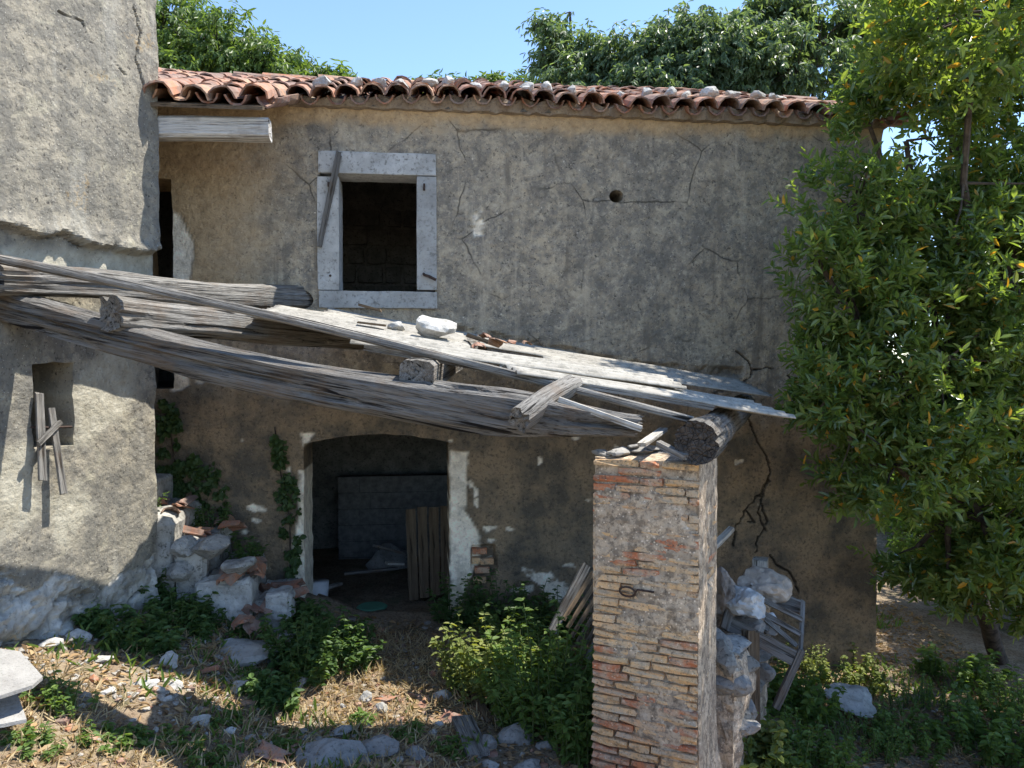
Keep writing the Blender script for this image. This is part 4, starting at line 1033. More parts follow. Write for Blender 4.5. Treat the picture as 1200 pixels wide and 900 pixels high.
tag(plank('bark_strip', at(422, 378, 5.5), at(455, 382, 5.5), .05, .015, 'wood_brown', seed=32, seg=5), 'dark strip of bark lying between two corrugated sheets', 'bark')
tag(plank('timber_scrap', at(546, 392, 5.7), at(570, 400, 5.7), .08, .03, 'wood_brown', seed=33, seg=4), 'brown timber scrap beside the white stone on the sheets', 'timber')

# ------------------------------------------------------------------ shutter remains
shl = []
tag(plank('shutter_slat', fpt(397, 178, -.06), fpt(374, 290, -.05), .045, .012, 'wood_dark', tuple(FN), 41), 'dark broken shutter slat hanging across the window frame', 'slat')
tag(plank('shutter_slat', fpt(399, 182, -.045), fpt(378, 276, -.04), .03, .012, 'wood', tuple(FN), 42), 'thin grey splinter hanging beside the dark shutter slat', 'slat')
def wpt(u, v, d=0):
    p = hit(u, v, W0 + WN * d, WN); return tuple(p)
sh = empty('broken_shutter', wpt(60, 560, .04)); tag(sh, 'remains of a wooden shutter hanging in the small wing window', 'shutter'); bpy.context.view_layer.update()
plank('slat', wpt(46, 464, .03), wpt(50, 561, .075), .05, .016, 'wood', tuple(WN), 43, sh)
plank('slat', wpt(60, 480, .03), wpt(75, 580, .085), .045, .016, 'wood', tuple(WN), 44, sh)
plank('batten', wpt(47, 518, .085), wpt(69, 496, .06), .03, .02, 'wood', tuple(WN), 45, sh)
m = MB().tube([wpt(36, 500, .0), wpt(55, 501, .03), wpt(84, 500, .01)], .008, 5); adopt(m.build('hinge_bar', M['iron']), sh)

# ------------------------------------------------------------------ stub wall behind the pillar, debris heap
sw = empty('stub_wall', tuple(MP @ Vector((.05, 1.2, -.4)))); tag(sw, 'low rounded stub of rendered wall behind the brick pillar', 'wall'); bpy.context.view_layer.update()
rough_block('render_core', MP, (-.30, PDEP + .06, -.5), (.12, 2.3, .54), 'mortar', 20, .07, 71, 3.5, sw, .6)
for k in range(26):
    top_ = k < 10; y_ = .66 + .17 * (k % 10) + j(.05)
    p = MP @ Vector((-.05 + j(.13), y_, .52 + j(.05))) if top_ else MP @ Vector((.09 + j(.04), y_, .36 - .24 * ((k - 10) // 8) + j(.06)))
    o = rock('wall_stone', tuple(p), (random.uniform(.09, .16), random.uniform(.09, .14), random.uniform(.06, .11)), 'grey_rock' if k % 3 else 'rubble'); bpy.context.view_layer.update(); adopt(o, sw)
def unit_(a): return a / np.linalg.norm(a, axis=-1, keepdims=True)
def blob(name, c, r, mat, seed, fold=.16, label=None, cat=None, sub=4):
    bm = bmesh.new(); bmesh.ops.create_icosphere(bm, subdivisions=sub, radius=1); D = np.array([v.co[:] for v in bm.verts])
    n1 = fbm(D + seed, 1.5, 2, seed); ax_ = np.array([[.8, .5, .3], [-.6, .9, .2], [.1, -.2, 1.]]); Dw = D @ ax_.T + .35 * np.stack([fbm(D + seed + k_ * 9, 1.7, 2, seed + k_) for k_ in range(3)], -1)
    rid = 1 - np.abs(fbm(Dw * np.array([5.5, 1.3, 1.6]) + seed, 1, 2, seed + 4)) * 2; rid2 = 1 - np.abs(fbm(Dw * np.array([1.6, 9, 2.2]) + seed, 1, 2, seed + 6)) * 2
    rgq = np.random.default_rng(seed); Nq = unit_(rgq.normal(size=(16, 3))); hq = rgq.uniform(.72, 1.0, 16); dq = D @ Nq.T; pl_ = np.minimum(np.min(np.where(dq > .1, hq / np.maximum(dq, .1), 9), axis=1), 1.12)
    rr = pl_ + fold * 1.2 * n1 + fold * .7 * (rid - .6) + fold * .45 * (rid2 - .6)
    P = D * rr[:, None] * np.array(r); P[:, 2] = np.maximum(P[:, 2], -.45 * r[2])
    for v, q in zip(bm.verts, P): v.co = Vector(q) + Vector(c)
    me = bpy.data.meshes.new(name); bm.to_mesh(me); bm.free(); o = link(name, me, M[mat]); return tag(o, label, cat)
blob('plastic_sack', at(872, 706, 5.25), (.17, .18, .12), 'sack', 3, .15, 'grumpled pale plastic sack on the stub wall beside the pillar'.replace('grumpled', 'crumpled'), 'sack')
blob('plastic_sack', at(892, 690, 5.6), (.19, .18, .13), 'cloth_tan', 5, .14, 'bulging tan sack behind the pale plastic sack', 'sack')
blob('cloth_bundle', at(848, 700, 5.35), (.11, .2, .2), 'cloth', 8, .14, 'dirty brown cloth bundle squeezed behind the pillar', 'cloth')
blob('plastic_sack', at(905, 735, 5.35), (.06, .06, .09), 'sack', 11, .12, 'small white plastic rag caught in the broken crate', 'rag', 3)
tag(plank('timber_post', at(891, 700, 5.9), at(891, 655, 5.9), .13, .11, 'wood_pale', (1, -.4, 0), 51, None, 2, .003), 'pale squared post end sticking up behind the sacks', 'post')
tag(plank('timber_stick', at(832, 645, 5.6), at(859, 618, 5.8), .05, .03, 'wood_pale', seed=52, seg=3), 'pale lath end leaning out from behind the pillar towards the cracked wall', 'stick')
cr = empty('broken_crate', at(910, 800, 5.3)); tag(cr, 'broken grey slatted crate tipped over the stub wall with one leg hanging down', 'crate'); bpy.context.view_layer.update()
for i, (a, b, w_, t_) in enumerate((((868, 690, 5.45), (940, 726, 5.3), .035, .02), ((866, 703, 5.4), (941, 745, 5.22), .035, .02), ((880, 700, 5.6), (938, 716, 5.45), .04, .02), ((896, 725, 5.3), (934, 757, 5.2), .03, .02), ((858, 712, 5.35), (900, 737, 5.25), .035, .02), ((890, 690, 5.7), (940, 710, 5.55), .07, .02))):
    plank('slat', at(*a), at(*b), w_, t_, 'wood', (0, -1, .6), 60 + i, cr)
plank('side_board', at(848, 727, 5.2), at(932, 772, 5.1), .10, .022, 'wood_dark', (0, -1, .2), 70, cr)
plank('stile', at(941, 706, 5.45), at(938, 768, 5.15), .035, .03, 'wood', (1, -.3, 0), 71, cr)
plank('leg', at(938, 764, 5.14), at(908, 832, 5.1), .045, .04, 'wood_dark', (0, -1, .1), 72, cr)
plank('stile', at(862, 690, 5.3), at(848, 740, 5.15), .06, .03, 'wood_dark', (0, -1, .1), 73, cr)
for i, du in enumerate((0, 5, -6)):
    tag(plank('rotten_stake', at(880 + du, 740, 5.0 + .04 * i), at(881 + du, 850, 4.95 + .04 * i), .045, .04, 'wood_brown', (0, -1, .1), 80 + i, None, 6), 'rotten red brown stake standing against the stub wall under the crate', 'stake', 'stakes against the stub wall')

# leaning slatted pallet left of the pillar
pl = empty('slatted_pallet', gp(668, 765)); tag(pl, 'small slatted wooden pallet leaning behind the pillar', 'pallet'); bpy.context.view_layer.update()
plank('side_rail', at(686, 664, 5.6), at(646, 742, 5.35), .06, .05, 'wood', (0, -1, 0), 90, pl)
for i in range(5):
    plank('slat', at(694 + i * 5, 672 + i * 9, 5.55), at(659 + i * 6, 728 + i * 8, 5.32), .03, .015, 'wood_brown', (0, -1, .2), 91 + i, pl)
plank('side_rail', at(724, 690, 5.62), at(688, 776, 5.35), .06, .04, 'wood', (0, -1, 0), 97, pl)

# ------------------------------------------------------------------ inside the ground floor
dl = empty('plank_door', tuple(fw(fs(500, 700, .8)[0], .8, 0))); tag(dl, 'old brown plank door leaf leaning inside the dark doorway', 'door'); bpy.context.view_layer.update()
for i in range(4):
    a = fpt(474 + i * 13.5 + 7, 596 + i * -.8, 1.0 - .03 * i); b = fpt(478 + i * 12.6 + 7, 704 - i * 3, .78 - .03 * i)
    plank('plank', b, a, .098, .025, 'wood_brown', tuple(FN), 110 + i, dl, 6, .008)
m = MB(); c = Vector(fpt(373, 722, .62)); c.z = -.06
adopt_b = m.tube([c, c + Vector((0, 0, .14)), c + Vector((0, 0, .30))], [.085, .095, .105], 16).build('bucket', M['white_plastic'], None, True)
tag(adopt_b, 'white plastic bucket just inside the left door jamb', 'bucket')
p = hitz(436, 711, -.02); tag(MB().tube([tuple(p + np.array([0, 0, -.02])), tuple(p), tuple(p + np.array([0, 0, .012]))], [.13, .15, .13], 18).build('plastic_dish', M['green_plastic']), 'round green plastic dish on the dark earth floor inside the door', 'dish')
for i, (a, b, w_) in enumerate((((452, 660), (474, 661), .06), ((405, 672), (465, 666), .05), ((440, 640), (470, 648), .09), ((380, 690), (398, 684), .06))):
    A = at(*a, 7.8 - .1 * i); B = at(*b, 7.9); lab = ('pale floor board lying near the leaning door leaf', 'long thin lath lying across the dark floor', 'short board propped by the block partition', 'stubby board lying beside the white bucket')[i]
    tag(plank('floor_board', A, B, w_, .025, 'wood_pale' if i in (0, 3) else 'wood_dark', seed=120 + i), lab, 'board')
o = rock('hearth_stone', fpt(455, 665, 2.2), (.33, .25, .3), 'grey_rock', 'dark block of masonry standing before the block partition', 'stone')

# ------------------------------------------------------------------ stones of the courtyard
def gstone(u_, v_, wpx, hpx, mat, label, group=None, name='stone'):
    p = gp(u_, v_ + hpx * .35); sc = p[1] / 900; return rock(name, (p[0], p[1], p[2] + hpx * sc * .12), (wpx * sc * .58, wpx * sc * .46, hpx * sc * .52), mat, label, 'stone', group, rz_=j(.5), tilt=j(.25))
gstone(385, 877, 70, 34, 'grey_rock', 'broad flat grey boulder set in the courtyard ground'); gstone(445, 869, 50, 26, 'grey_rock', 'grey boulder half sunk next to the broad flat one')
gstone(608, 858, 38, 30, 'grey_rock', 'upright grey stone between the ground plank and the bright bush'); gstone(285, 757, 64, 30, 'rock', 'big flat white stone at the foot of the stair')
gstone(288, 800, 30, 28, 'rock', 'squarish white stone below the big flat white one'); p = gp(998, 838); rock('stone', (p[0], p[1], p[2] + .16), (.235, .20, .06), 'rock', 'flat pale slab lying in the weeds by the house corner', 'stone', None, .3, .32, None, 4)
gstone(520, 812, 20, 18, 'rock', 'sharp white stone in the sunlit patch of ground before the door')
for (u_, v_, a, b) in ((488, 878, 24, 18), (572, 868, 24, 24), (620, 896, 30, 16), (575, 893, 26, 14), (430, 890, 18, 10), (398, 855, 26, 12), (640, 870, 20, 16)):
    gstone(u_, v_, a, b, 'grey_rock', 'grey field stone lying in the shade of the courtyard', 'grey stones of the courtyard')
for (u_, v_, a, b) in ((428, 815, 15, 18), (447, 827, 15, 18), (200, 772, 18, 24), (187, 757, 20, 18), (236, 842, 20, 16), (345, 795, 28, 18), (340, 778, 16, 14), (172, 800, 26, 10), (198, 817, 13, 9), (221, 815, 11, 8), (206, 800, 22, 9), (271, 855, 11, 9), (315, 772, 18, 14), (338, 745, 20, 18), (232, 750, 14, 10), (250, 786, 12, 9), (184, 806, 15, 9), (156, 812, 12, 8), (128, 808, 18, 9), (268, 838, 10, 8), (402, 826, 10, 8), (515, 846, 12, 9), (300, 800, 13, 12), (350, 782, 14, 12), (120, 770, 22, 10), (60, 752, 30, 14), (18, 770, 26, 12), (90, 742, 26, 16), (140, 735, 24, 16), (212, 690, 16, 14), (240, 700, 14, 12)):
    gstone(u_, v_, a, b, 'rock', 'small white limestone lump in the rubble before the stair', 'small white stones of the courtyard')
# cement boards at the left edge
def plate(name, pts, z, th, mat, label, cat, tilt=(0, 0)):
    P = [hitz(u, v, z) for u, v in pts]; n = len(P); c = np.mean(P, 0)
    V_ = []
    for dz in (0, -th):
        for q in P: V_.append((q[0], q[1], q[2] + dz + (q[0] - c[0]) * tilt[0] + (q[1] - c[1]) * tilt[1]))
    F_ = [tuple(range(n)), tuple(range(2 * n - 1, n - 1, -1))] + [(i + n, (i + 1) % n + n, (i + 1) % n, i) for i in range(n)]
    return tag(link(name, py_mesh(name, V_, F_), M[mat]), label, cat)
plate('cement_board', [(-40, 774), (-5, 769), (24, 769), (50, 786), (38, 794), (0, 806), (-40, 812)], .80, .018, 'board', 'pale broken cement board propped on the ground below the wing wall', 'board', (-.15, .1))
plate('cement_board', [(-30, 818), (0, 809), (16, 806), (31, 832), (0, 840), (-30, 842)], .66, .018, 'board', 'second cement board sliding out under the pale broken one', 'board', (-.2, .1))
p1, p2 = gp(541, 848), gp(562, 892); tag(plank('ground_plank', (p1[0], p1[1], p1[2] + .04), (p2[0], p2[1], p2[2] + .03), .14, .03, 'wood', seed=130), 'short grey plank lying on the courtyard ground before the bush', 'plank')
p1, p2 = gp(551, 812), gp(574, 850); tag(plank('ground_stick', (p1[0], p1[1], p1[2] + .05), (p2[0], p2[1], p2[2] + .03), .05, .03, 'wood_brown', seed=131), 'brown stick beside the bright bush', 'stick')

# ------------------------------------------------------------------ foliage
def unit(a): return a / (np.linalg.norm(a, axis=-1, keepdims=True) + 1e-9)
def leaves(P, D, U, L, Wd, fold=.18, curl=.12):
    D = unit(D); S_ = unit(np.cross(D, U)); N_ = np.cross(S_, D); L = L[:, None]; Wd = Wd[:, None]
    b = P; r1 = P + D * L * .28 + S_ * Wd * .46 + N_ * Wd * fold; r2 = P + D * L * .66 + S_ * Wd * .40 + N_ * (Wd * fold - L * curl * .4)
    tip = P + D * L - N_ * L * curl; l1 = P + D * L * .28 - S_ * Wd * .46 + N_ * Wd * fold; l2 = P + D * L * .66 - S_ * Wd * .40 + N_ * (Wd * fold - L * curl * .4)
    V_ = np.stack([b, r1, r2, tip, l2, l1], 1).reshape(-1, 3); n = len(P); o = np.arange(n)[:, None] * 6
    return V_, np.concatenate([o + np.array([[0, 1, 2, 3]]), o + np.array([[0, 3, 4, 5]])], 0).astype(np.int32)
def twig_leaves(T, TD, m, L, Wd, spread=.9, droop=.0, twig=.25, rg=rng, lift=.3):
    """T: twig starts, TD: twig directions, m leaves along each"""
    n = len(T); TD = unit(TD); t = np.tile(np.linspace(.15, 1, m), (n, 1)) + rg.uniform(-.06, .06, (n, m))
    phi = np.arange(m)[None, :] * 2.4 + rg.uniform(0, 6.28, (n, 1))
    a = unit(np.cross(TD, np.array([.3, .2, 1.]))); b = np.cross(TD, a); tl = twig * rg.uniform(.6, 1.3, (n, 1, 1))
    P = T[:, None, :] + TD[:, None, :] * t[..., None] * tl - np.array([0, 0, 1.]) * (droop * .25 * (t ** 2)[..., None] * tl)
    R_ = a[:, None, :] * np.cos(phi)[..., None] + b[:, None, :] * np.sin(phi)[..., None]
    D = TD[:, None, :] * (.45 + .5 * t[..., None]) + R_ * spread + rg.normal(0, .16, (n, m, 3)); D[..., 2] -= droop
    Un = TD[:, None, :] * .6 + np.array([0, 0, 1.]) * lift + rg.normal(0, .35, (n, m, 3))
    Ls = L * rg.uniform(.62, 1.2, (n, m))
    return leaves(P.reshape(-1, 3), D.reshape(-1, 3), Un.reshape(-1, 3), Ls.ravel(), (Wd / L * Ls * rg.uniform(.8, 1.15, (n, m))).ravel())
def branch(mb, A, B, r0, r1, seed, wob=.12, seg=6, n=6):
    rg = random.Random(seed); A = Vector(A); B = Vector(B); L = (B - A).length; pts = []
    o = Vector((0, 0, 0))
    for i in range(seg + 1):
        t = i / seg; o += Vector((rg.gauss(0, 1), rg.gauss(0, 1), rg.gauss(0, .6))) * wob * L / seg * (1 if 0 < i < seg else 0)
        pts.append(A.lerp(B, t) + o * math.sin(math.pi * t))
    mb.tube(pts, [r0 + (r1 - r0) * i / seg for i in range(seg + 1)], n, True); return pts
def crown_pts(blobs, n, rg, shell=.55, gap=.25, gsc=1.6, seed=0):
    vol = np.array([b[3] * b[4] * b[5] * (b[6] if len(b) > 6 else 1) for b in blobs]) ** .75; k = rg.choice(len(blobs), n * 3, p=vol / vol.sum())
    D = unit(rg.normal(size=(n * 3, 3))); r = rg.uniform(shell ** 3, 1, n * 3) ** (1 / 3) * rg.uniform(.84, 1.2, n * 3)
    C = np.array([b[:3] for b in blobs])[k]; Rr = np.array([b[3:6] for b in blobs])[k]
    P = C + D * r[:, None] * Rr; ok = fbm(P, gsc, 3, seed + 77) > -gap
    P, D, C = P[ok][:n], D[ok][:n], C[ok][:n]
    return P, D, C
def tree(name, base, blobs, ntw, m, L, Wd, mat, label, seed, trunk_r=.12, fork=None, droop=0, twig=.25, shell=.5, gap=.25, group=None, gsc=1.6, cat='tree', spread=.9, extra=None):
    rg = np.random.default_rng(seed); root = empty(name, tuple(base)); tag(root, label, cat, group); bpy.context.view_layer.update()
    mb = MB(); fk = Vector(fork) if fork is not None else Vector(base).lerp(Vector(np.mean([b[:3] for b in blobs], 0)), .45)
    tp = branch(mb, base, fk, trunk_r, trunk_r * .7, seed, .06, 8, 9); adopt(mb.build('trunk', M['bark'], None, True), root)
    mb = MB(); limbs = []
    for i, b in enumerate(blobs):
        st_ = fk if i % 3 else tp[-2]; limbs.append(branch(mb, st_, Vector(b[:3]), trunk_r * .42, .018, seed + i, .14, 7, 6))
    P, D, C = crown_pts(blobs, ntw, rg, shell, gap, gsc, seed)
    lim = np.array([tuple(q) for l in limbs for q in l[2:]])
    for q in range(0, len(P), max(1, len(P) // 260)):
        k = np.argmin(((lim - P[q]) ** 2).sum(1)); branch(mb, Vector(lim[k]), Vector(P[q]), .012, .004, seed + q, .1, 4, 4)
    adopt(mb.build('limbs', M['bark']), root)
    TD = D * .8 + rg.normal(0, .45, D.shape) + np.array([0, 0, .35 - droop * .4])
    V_, Q_ = twig_leaves(P - unit(TD) * twig * .5, TD, m, L, Wd, spread, droop, twig, rg)
    if extra is not None:
        V2, Q2 = extra(rg); Q_ = np.concatenate([Q_, Q2 + len(V_)]); V_ = np.concatenate([V_, V2])
    adopt(link('crown', quads_mesh('crown', V_, Q_), M[mat]), root); return root
def pb_(u, v, Y, ru, rv, rY=None, wgt=1):
    c = at(u, v, Y); k = Y / 900; return (c[0], c[1], c[2], ru * k, rY if rY else (ru + rv) / 2 * k, rv * k, wgt)

# the broad-leaved evergreen at the right
tb = gp(1172, 772)
tree('laurel_tree', (tb[0], tb[1], tb[2] - .05), [pb_(1150, 30, 6.2, 110, 110), pb_(1062, 165, 5.9, 85, 80), pb_(1000, 245, 5.6, 74, 62), pb_(995, 345, 5.55, 66, 70), pb_(985, 445, 5.5, 55, 62), pb_(1050, 430, 5.8, 90, 90), pb_(1050, 545, 5.6, 82, 72),
      pb_(1120, 300, 6.1, 120, 120), pb_(1150, 480, 6.0, 115, 110), pb_(1165, 620, 6.0, 95, 75), pb_(1210, 180, 6.4, 120, 130), pb_(1240, 420, 6.3, 130, 150), pb_(1260, 620, 6.2, 120, 110), pb_(1100, -90, 6.5, 120, 110), pb_(1240, -60, 6.6, 150, 130), pb_(1075, 640, 6.6, 50, 45), pb_(1110, 660, 6.3, 70, 50), pb_(1200, 690, 6.2, 70, 50), pb_(955, 300, 5.4, 36, 40), pb_(960, 480, 5.35, 34, 34), pb_(1020, 150, 5.9, 52, 60), pb_(1135, 15, 5.1, 110, 100), pb_(1110, 420, 5.5, 80, 110), pb_(1190, 330, 5.6, 90, 120)],
     9800, 13, .084, .031, 'laurel', 'leafy evergreen tree with yellowing leaves leaning over the house corner', 5, .085, at(1120, 560, 6.1), 0, .2, .5, .07, gsc=2.3)

# trees behind the roof
bk = 'trees rising behind the tiled roof'
def gb(u, Y): p = at(u, 400, Y); return (p[0], p[1], gz(p[0], p[1]))
tree('walnut_tree', gb(225, 13), [pb_(190, 45, 13, 70, 62), pb_(255, 60, 12.6, 58, 46), pb_(225, 110, 12.6, 80, 50), pb_(305, 78, 12.5, 46, 34), pb_(150, 90, 13, 60, 60)], 1900, 14, .12, .044, 'walnut', 'tall bright green tree over the roof above the stair head', 21, .16, None, 1.0, .4, .3, .2, bk, 1.1)
tree('walnut_tree', gb(390, 13.4), [pb_(345, 92, 13.2, 42, 28), pb_(395, 102, 13.4, 42, 22), pb_(440, 110, 13.6, 40, 17), pb_(330, 120, 13, 60, 40)], 650, 12, .14, .046, 'walnut', 'lower light green tree tapering away behind the roof ridge', 22, .14, None, .95, .36, .3, .2, bk, 1.2)
tree('walnut_tree', gb(545, 15), [pb_(515, 110, 15, 40, 17), pb_(560, 106, 15, 45, 18), pb_(605, 112, 15, 40, 20)], 520, 12, .15, .048, 'walnut', 'tree whose top barely clears the middle of the roof ridge', 23, .14, None, .9, .36, .3, .2, bk, 1.2)
tree('walnut_tree', gb(680, 12.2), [pb_(672, 75, 12.2, 46, 38), pb_(648, 42, 12.2, 20, 28), pb_(632, 28, 12.2, 14, 12), pb_(668, 14, 12.2, 9, 10), pb_(720, 72, 12, 48, 34), pb_(690, 108, 12, 70, 34)], 900, 12, .115, .042, 'walnut_dark', 'thin topped tree with stray upright shoots behind the roof', 24, .14, None, 1.1, .36, .3, .16, bk, 1.5)
tree('walnut_tree', gb(800, 11.8), [pb_(770, 78, 11.8, 50, 46), pb_(810, 50, 11.6, 46, 40), pb_(850, 70, 11.4, 60, 52), pb_(800, 110, 11.4, 80, 40)], 2000, 14, .115, .042, 'walnut_dark', 'dense blue green tree behind the roof, beside the thin topped tree', 25, .16, None, 1.1, .38, .3, .22, bk, 1.3)
tree('walnut_tree', gb(930, 11.6), [pb_(905, 40, 11.6, 52, 46), pb_(960, 50, 11.6, 66, 50), pb_(930, 85, 11.2, 80, 42), pb_(1010, 70, 11.8, 50, 60), pb_(920, 5, 11.8, 24, 22)], 2300, 14, .115, .042, 'walnut_dark', 'darkest tree behind the right end of the roof with bare twigs showing', 26, .16, None, 1.1, .38, .3, .22, bk, 1.3)
# scrub beyond the house corner
for i, (u_, v_, Y_, ru, rv, lab) in enumerate(((1130, 600, 11.5, 90, 95, 'dark shrub beyond the house corner behind the evergreen trunk'), (1260, 600, 10.5, 120, 130, 'wide dark shrub at the edge of the yard behind the evergreen'), (1065, 560, 14, 60, 110, 'distant shrub seen along the side of the house'), (1190, 420, 13, 120, 120, 'tall shrub rising behind the evergreen crown'), (1340, 450, 9.5, 130, 230, 'tall hedge plant right of the evergreen'))):
    b = at(u_, v_, Y_); g0 = (b[0], b[1], gz(b[0], b[1]))
    tree('scrub_shrub', g0, [pb_(u_, v_, Y_, ru, rv), pb_(u_ + ru * .5, v_ + rv * .4, Y_, ru * .7, rv * .6), pb_(u_ - ru * .4, v_ - rv * .3, Y_ + .4, ru * .6, rv * .6)], 620, 12, .13, .055, 'weed_dark', lab, 40 + i, .07, None, .1, .3, .3, .35, 'scrub beyond the house corner', 1.2, 'shrub')

for i, (u_, v_, Y_, ru, rv, lab) in enumerate(((1120, 640, 9.0, 60, 62, 'dark bush behind the evergreen trunk beside the path'), (1200, 600, 8.6, 80, 100, 'dense dark bush right of the evergreen trunk'))):
    b = at(u_, v_, Y_); g0 = (b[0], b[1], gz(b[0], b[1]))
    tree('scrub_shrub', g0, [pb_(u_, v_, Y_, ru, rv), pb_(u_ + ru * .6, v_ - rv * .3, Y_ + .3, ru * .8, rv * .8)], 620, 12, .10, .045, 'weed_dark', lab, 50 + i, .05, None, .1, .26, .3, .3, 'scrub beyond the house corner', 1.2, 'shrub')
tree('laurel_tree', (8.3, 8.4, gz(8.3, 8.4)), [(8.2, 8.4, 3.4, 1.5, 1.5, 1.4), (7.6, 9.0, 4.8, 1.3, 1.4, 1.2), (8.6, 7.8, 4.6, 1.4, 1.4, 1.3), (8.1, 8.3, 5.9, 1.2, 1.2, 1.0), (7.7, 7.4, 3.2, .9, .9, .9)], 1700, 11, .12, .045, 'laurel', 'second evergreen tree shading the yard beyond the house corner', 58, .12, None, 0, .26, .4, .2)
def weed(name, base, rad, h, nst, L, Wd, mat, label, seed, group=None, pairs=11, lean=.35, cat='plant', flat=1.0, z0=None):
    rg = np.random.default_rng(seed); root = empty(name, tuple(base)); tag(root, label, cat, group); bpy.context.view_layer.update(); mb = MB()
    a = rg.uniform(0, 6.28, nst); r = np.sqrt(rg.uniform(0, 1, nst)) * rad; bx = base[0] + r * np.cos(a); by = base[1] + r * np.sin(a) * flat
    bz = gbase(bx, by) - .01 if z0 is None else np.full(nst, z0 - .02); out = np.stack([np.cos(a), np.sin(a), np.zeros(nst)], -1) * (r / rad)[:, None] * lean + rg.normal(0, .13, (nst, 3))
    hh = h * rg.uniform(.55, 1.08, nst) * (1 - .35 * (r / rad) ** 2); P0 = np.stack([bx, by, bz], -1); P1 = P0 + out * hh[:, None] + np.array([0, 0, 1]) * hh[:, None]
    Ps, Ds, Us = [], [], []
    for k in range(nst):
        mid = (P0[k] + P1[k]) / 2 - out[k] * hh[k] * .15; mb.tube([tuple(P0[k]), tuple(mid), tuple(P1[k])], [.006, .0045, .002], 4, False)
    t = np.linspace(.12, 1, pairs)[None, :] * np.ones((nst, 1)) + rg.uniform(-.03, .03, (nst, pairs))
    mid = (P0 + P1) / 2 - out * hh[:, None] * .15
    C = ((1 - t) ** 2)[..., None] * P0[:, None] + (2 * t * (1 - t))[..., None] * (2 * mid - (P0 + P1) / 2)[:, None] + (t ** 2)[..., None] * P1[:, None]
    for sgn in (0, math.pi):
        ph = rg.uniform(0, 6.28, (nst, 1)) + np.arange(pairs)[None, :] * 1.57 + sgn + rg.normal(0, .25, (nst, pairs))
        D = np.stack([np.cos(ph), np.sin(ph), rg.uniform(-.35, .45, ph.shape)], -1); Ps.append(C.reshape(-1, 3)); Ds.append(D.reshape(-1, 3)); Us.append((np.array([0, 0, 1.]) + rg.normal(0, .3, D.shape)).reshape(-1, 3))
    Ps, Ds, Us = map(np.concatenate, (Ps, Ds, Us)); Ls = L * rg.uniform(.5, 1.2, len(Ps))
    V_, Q_ = leaves(Ps, Ds, Us, Ls, Wd / L * Ls, .16, .16)
    st_o = mb.build('stems', M['stem']); adopt(st_o, root); st_o['kind'] = 'stuff'; adopt(link('foliage', quads_mesh('foliage', V_, Q_), M[mat]), root); return root
def wpx(u_, v_, rpx, hpx, nst, mat, label, seed, L=.058, Wd=.034, group=None, pairs=15, lean=.35, flat=1.0, name='weed_plant'):
    p = gp(u_, v_); k = p[1] / 900; return weed(name, p, rpx * k, hpx * k, int(nst * 1.25), L, Wd, mat, label, seed, group, pairs, lean, 'plant', flat)
wpx(575, 815, 46, 92, 60, 'weed_pale', 'bright green sunlit weed bush left of its taller neighbour before the pillar', 1)
wpx(640, 850, 58, 125, 95, 'nettle', 'tall bright green weed bush growing against the brick pillar', 2)
wpx(680, 880, 40, 100, 45, 'nettle', 'bright weed clump pressed against the foot of the brick pillar', 3)
wpx(610, 785, 44, 66, 40, 'nettle', 'bright weed clump behind the two sunlit bushes', 4)
wpx(585, 742, 44, 70, 50, 'weed_dark', 'dark weed bush in the shade right of the doorway', 5); wpx(535, 730, 22, 55, 22, 'weed_dark', 'tall dark weed at the right door jamb', 6)
wpx(645, 742, 36, 54, 32, 'weed_dark', 'dark weed clump in the shade by the leaning pallet', 7)
wpx(398, 775, 36, 56, 56, 'weed_dark', 'dark green weed mound left of the doorway path', 8); wpx(350, 792, 34, 72, 44, 'weed_dark', 'dark weed mound growing over the lowest stair step', 9)
wpx(355, 745, 26, 56, 26, 'weed_dark', 'dark weeds crowding the left door jamb', 10); wpx(315, 822, 26, 34, 24, 'weed_dark', 'low dark weeds among stones below the stair', 11)
wpx(215, 735, 34, 40, 34, 'weed_dark', 'dark weeds in the corner between wing wall and stair', 12); wpx(150, 752, 52, 34, 44, 'weed_dark', 'low dark weeds along the foot of the wing wall', 13, flat=.6)
wpx(190, 700, 16, 34, 18, 'weed_dark', 'dark weeds at the end corner of the wing wall', 14)
for i, (u_, v_, r_, h_) in enumerate(((75, 830, 32, 34), (120, 870, 26, 22), (215, 878, 30, 20), (40, 875, 26, 22), (245, 895, 30, 20), (300, 800, 20, 20), (160, 868, 18, 14), (265, 845, 20, 14), (335, 880, 16, 14), (480, 860, 18, 14), (530, 880, 22, 18), (425, 845, 14, 12))):
    wpx(u_, v_, r_, h_, 16, 'nettle', 'small tuft of fresh green weeds on the open courtyard ground', 30 + i, .04, .022, 'small weed tufts of the courtyard', 8)
lab = ('leafy weeds at the foot of the stub wall', 'broad leaved weeds between pillar and flat slab', 'leafy weeds growing round the flat slab', 'tall leafy weeds under the broken crate', 'leafy weeds along the base of the house corner', 'spread of weeds under the evergreen', 'sunlit weeds beside the path under the evergreen', 'weed patch beyond the flat slab', 'weeds in front of the house wall below the crack', 'dense weeds in the shade behind the evergreen path', 'feathery weeds at the far side of the evergreen path')
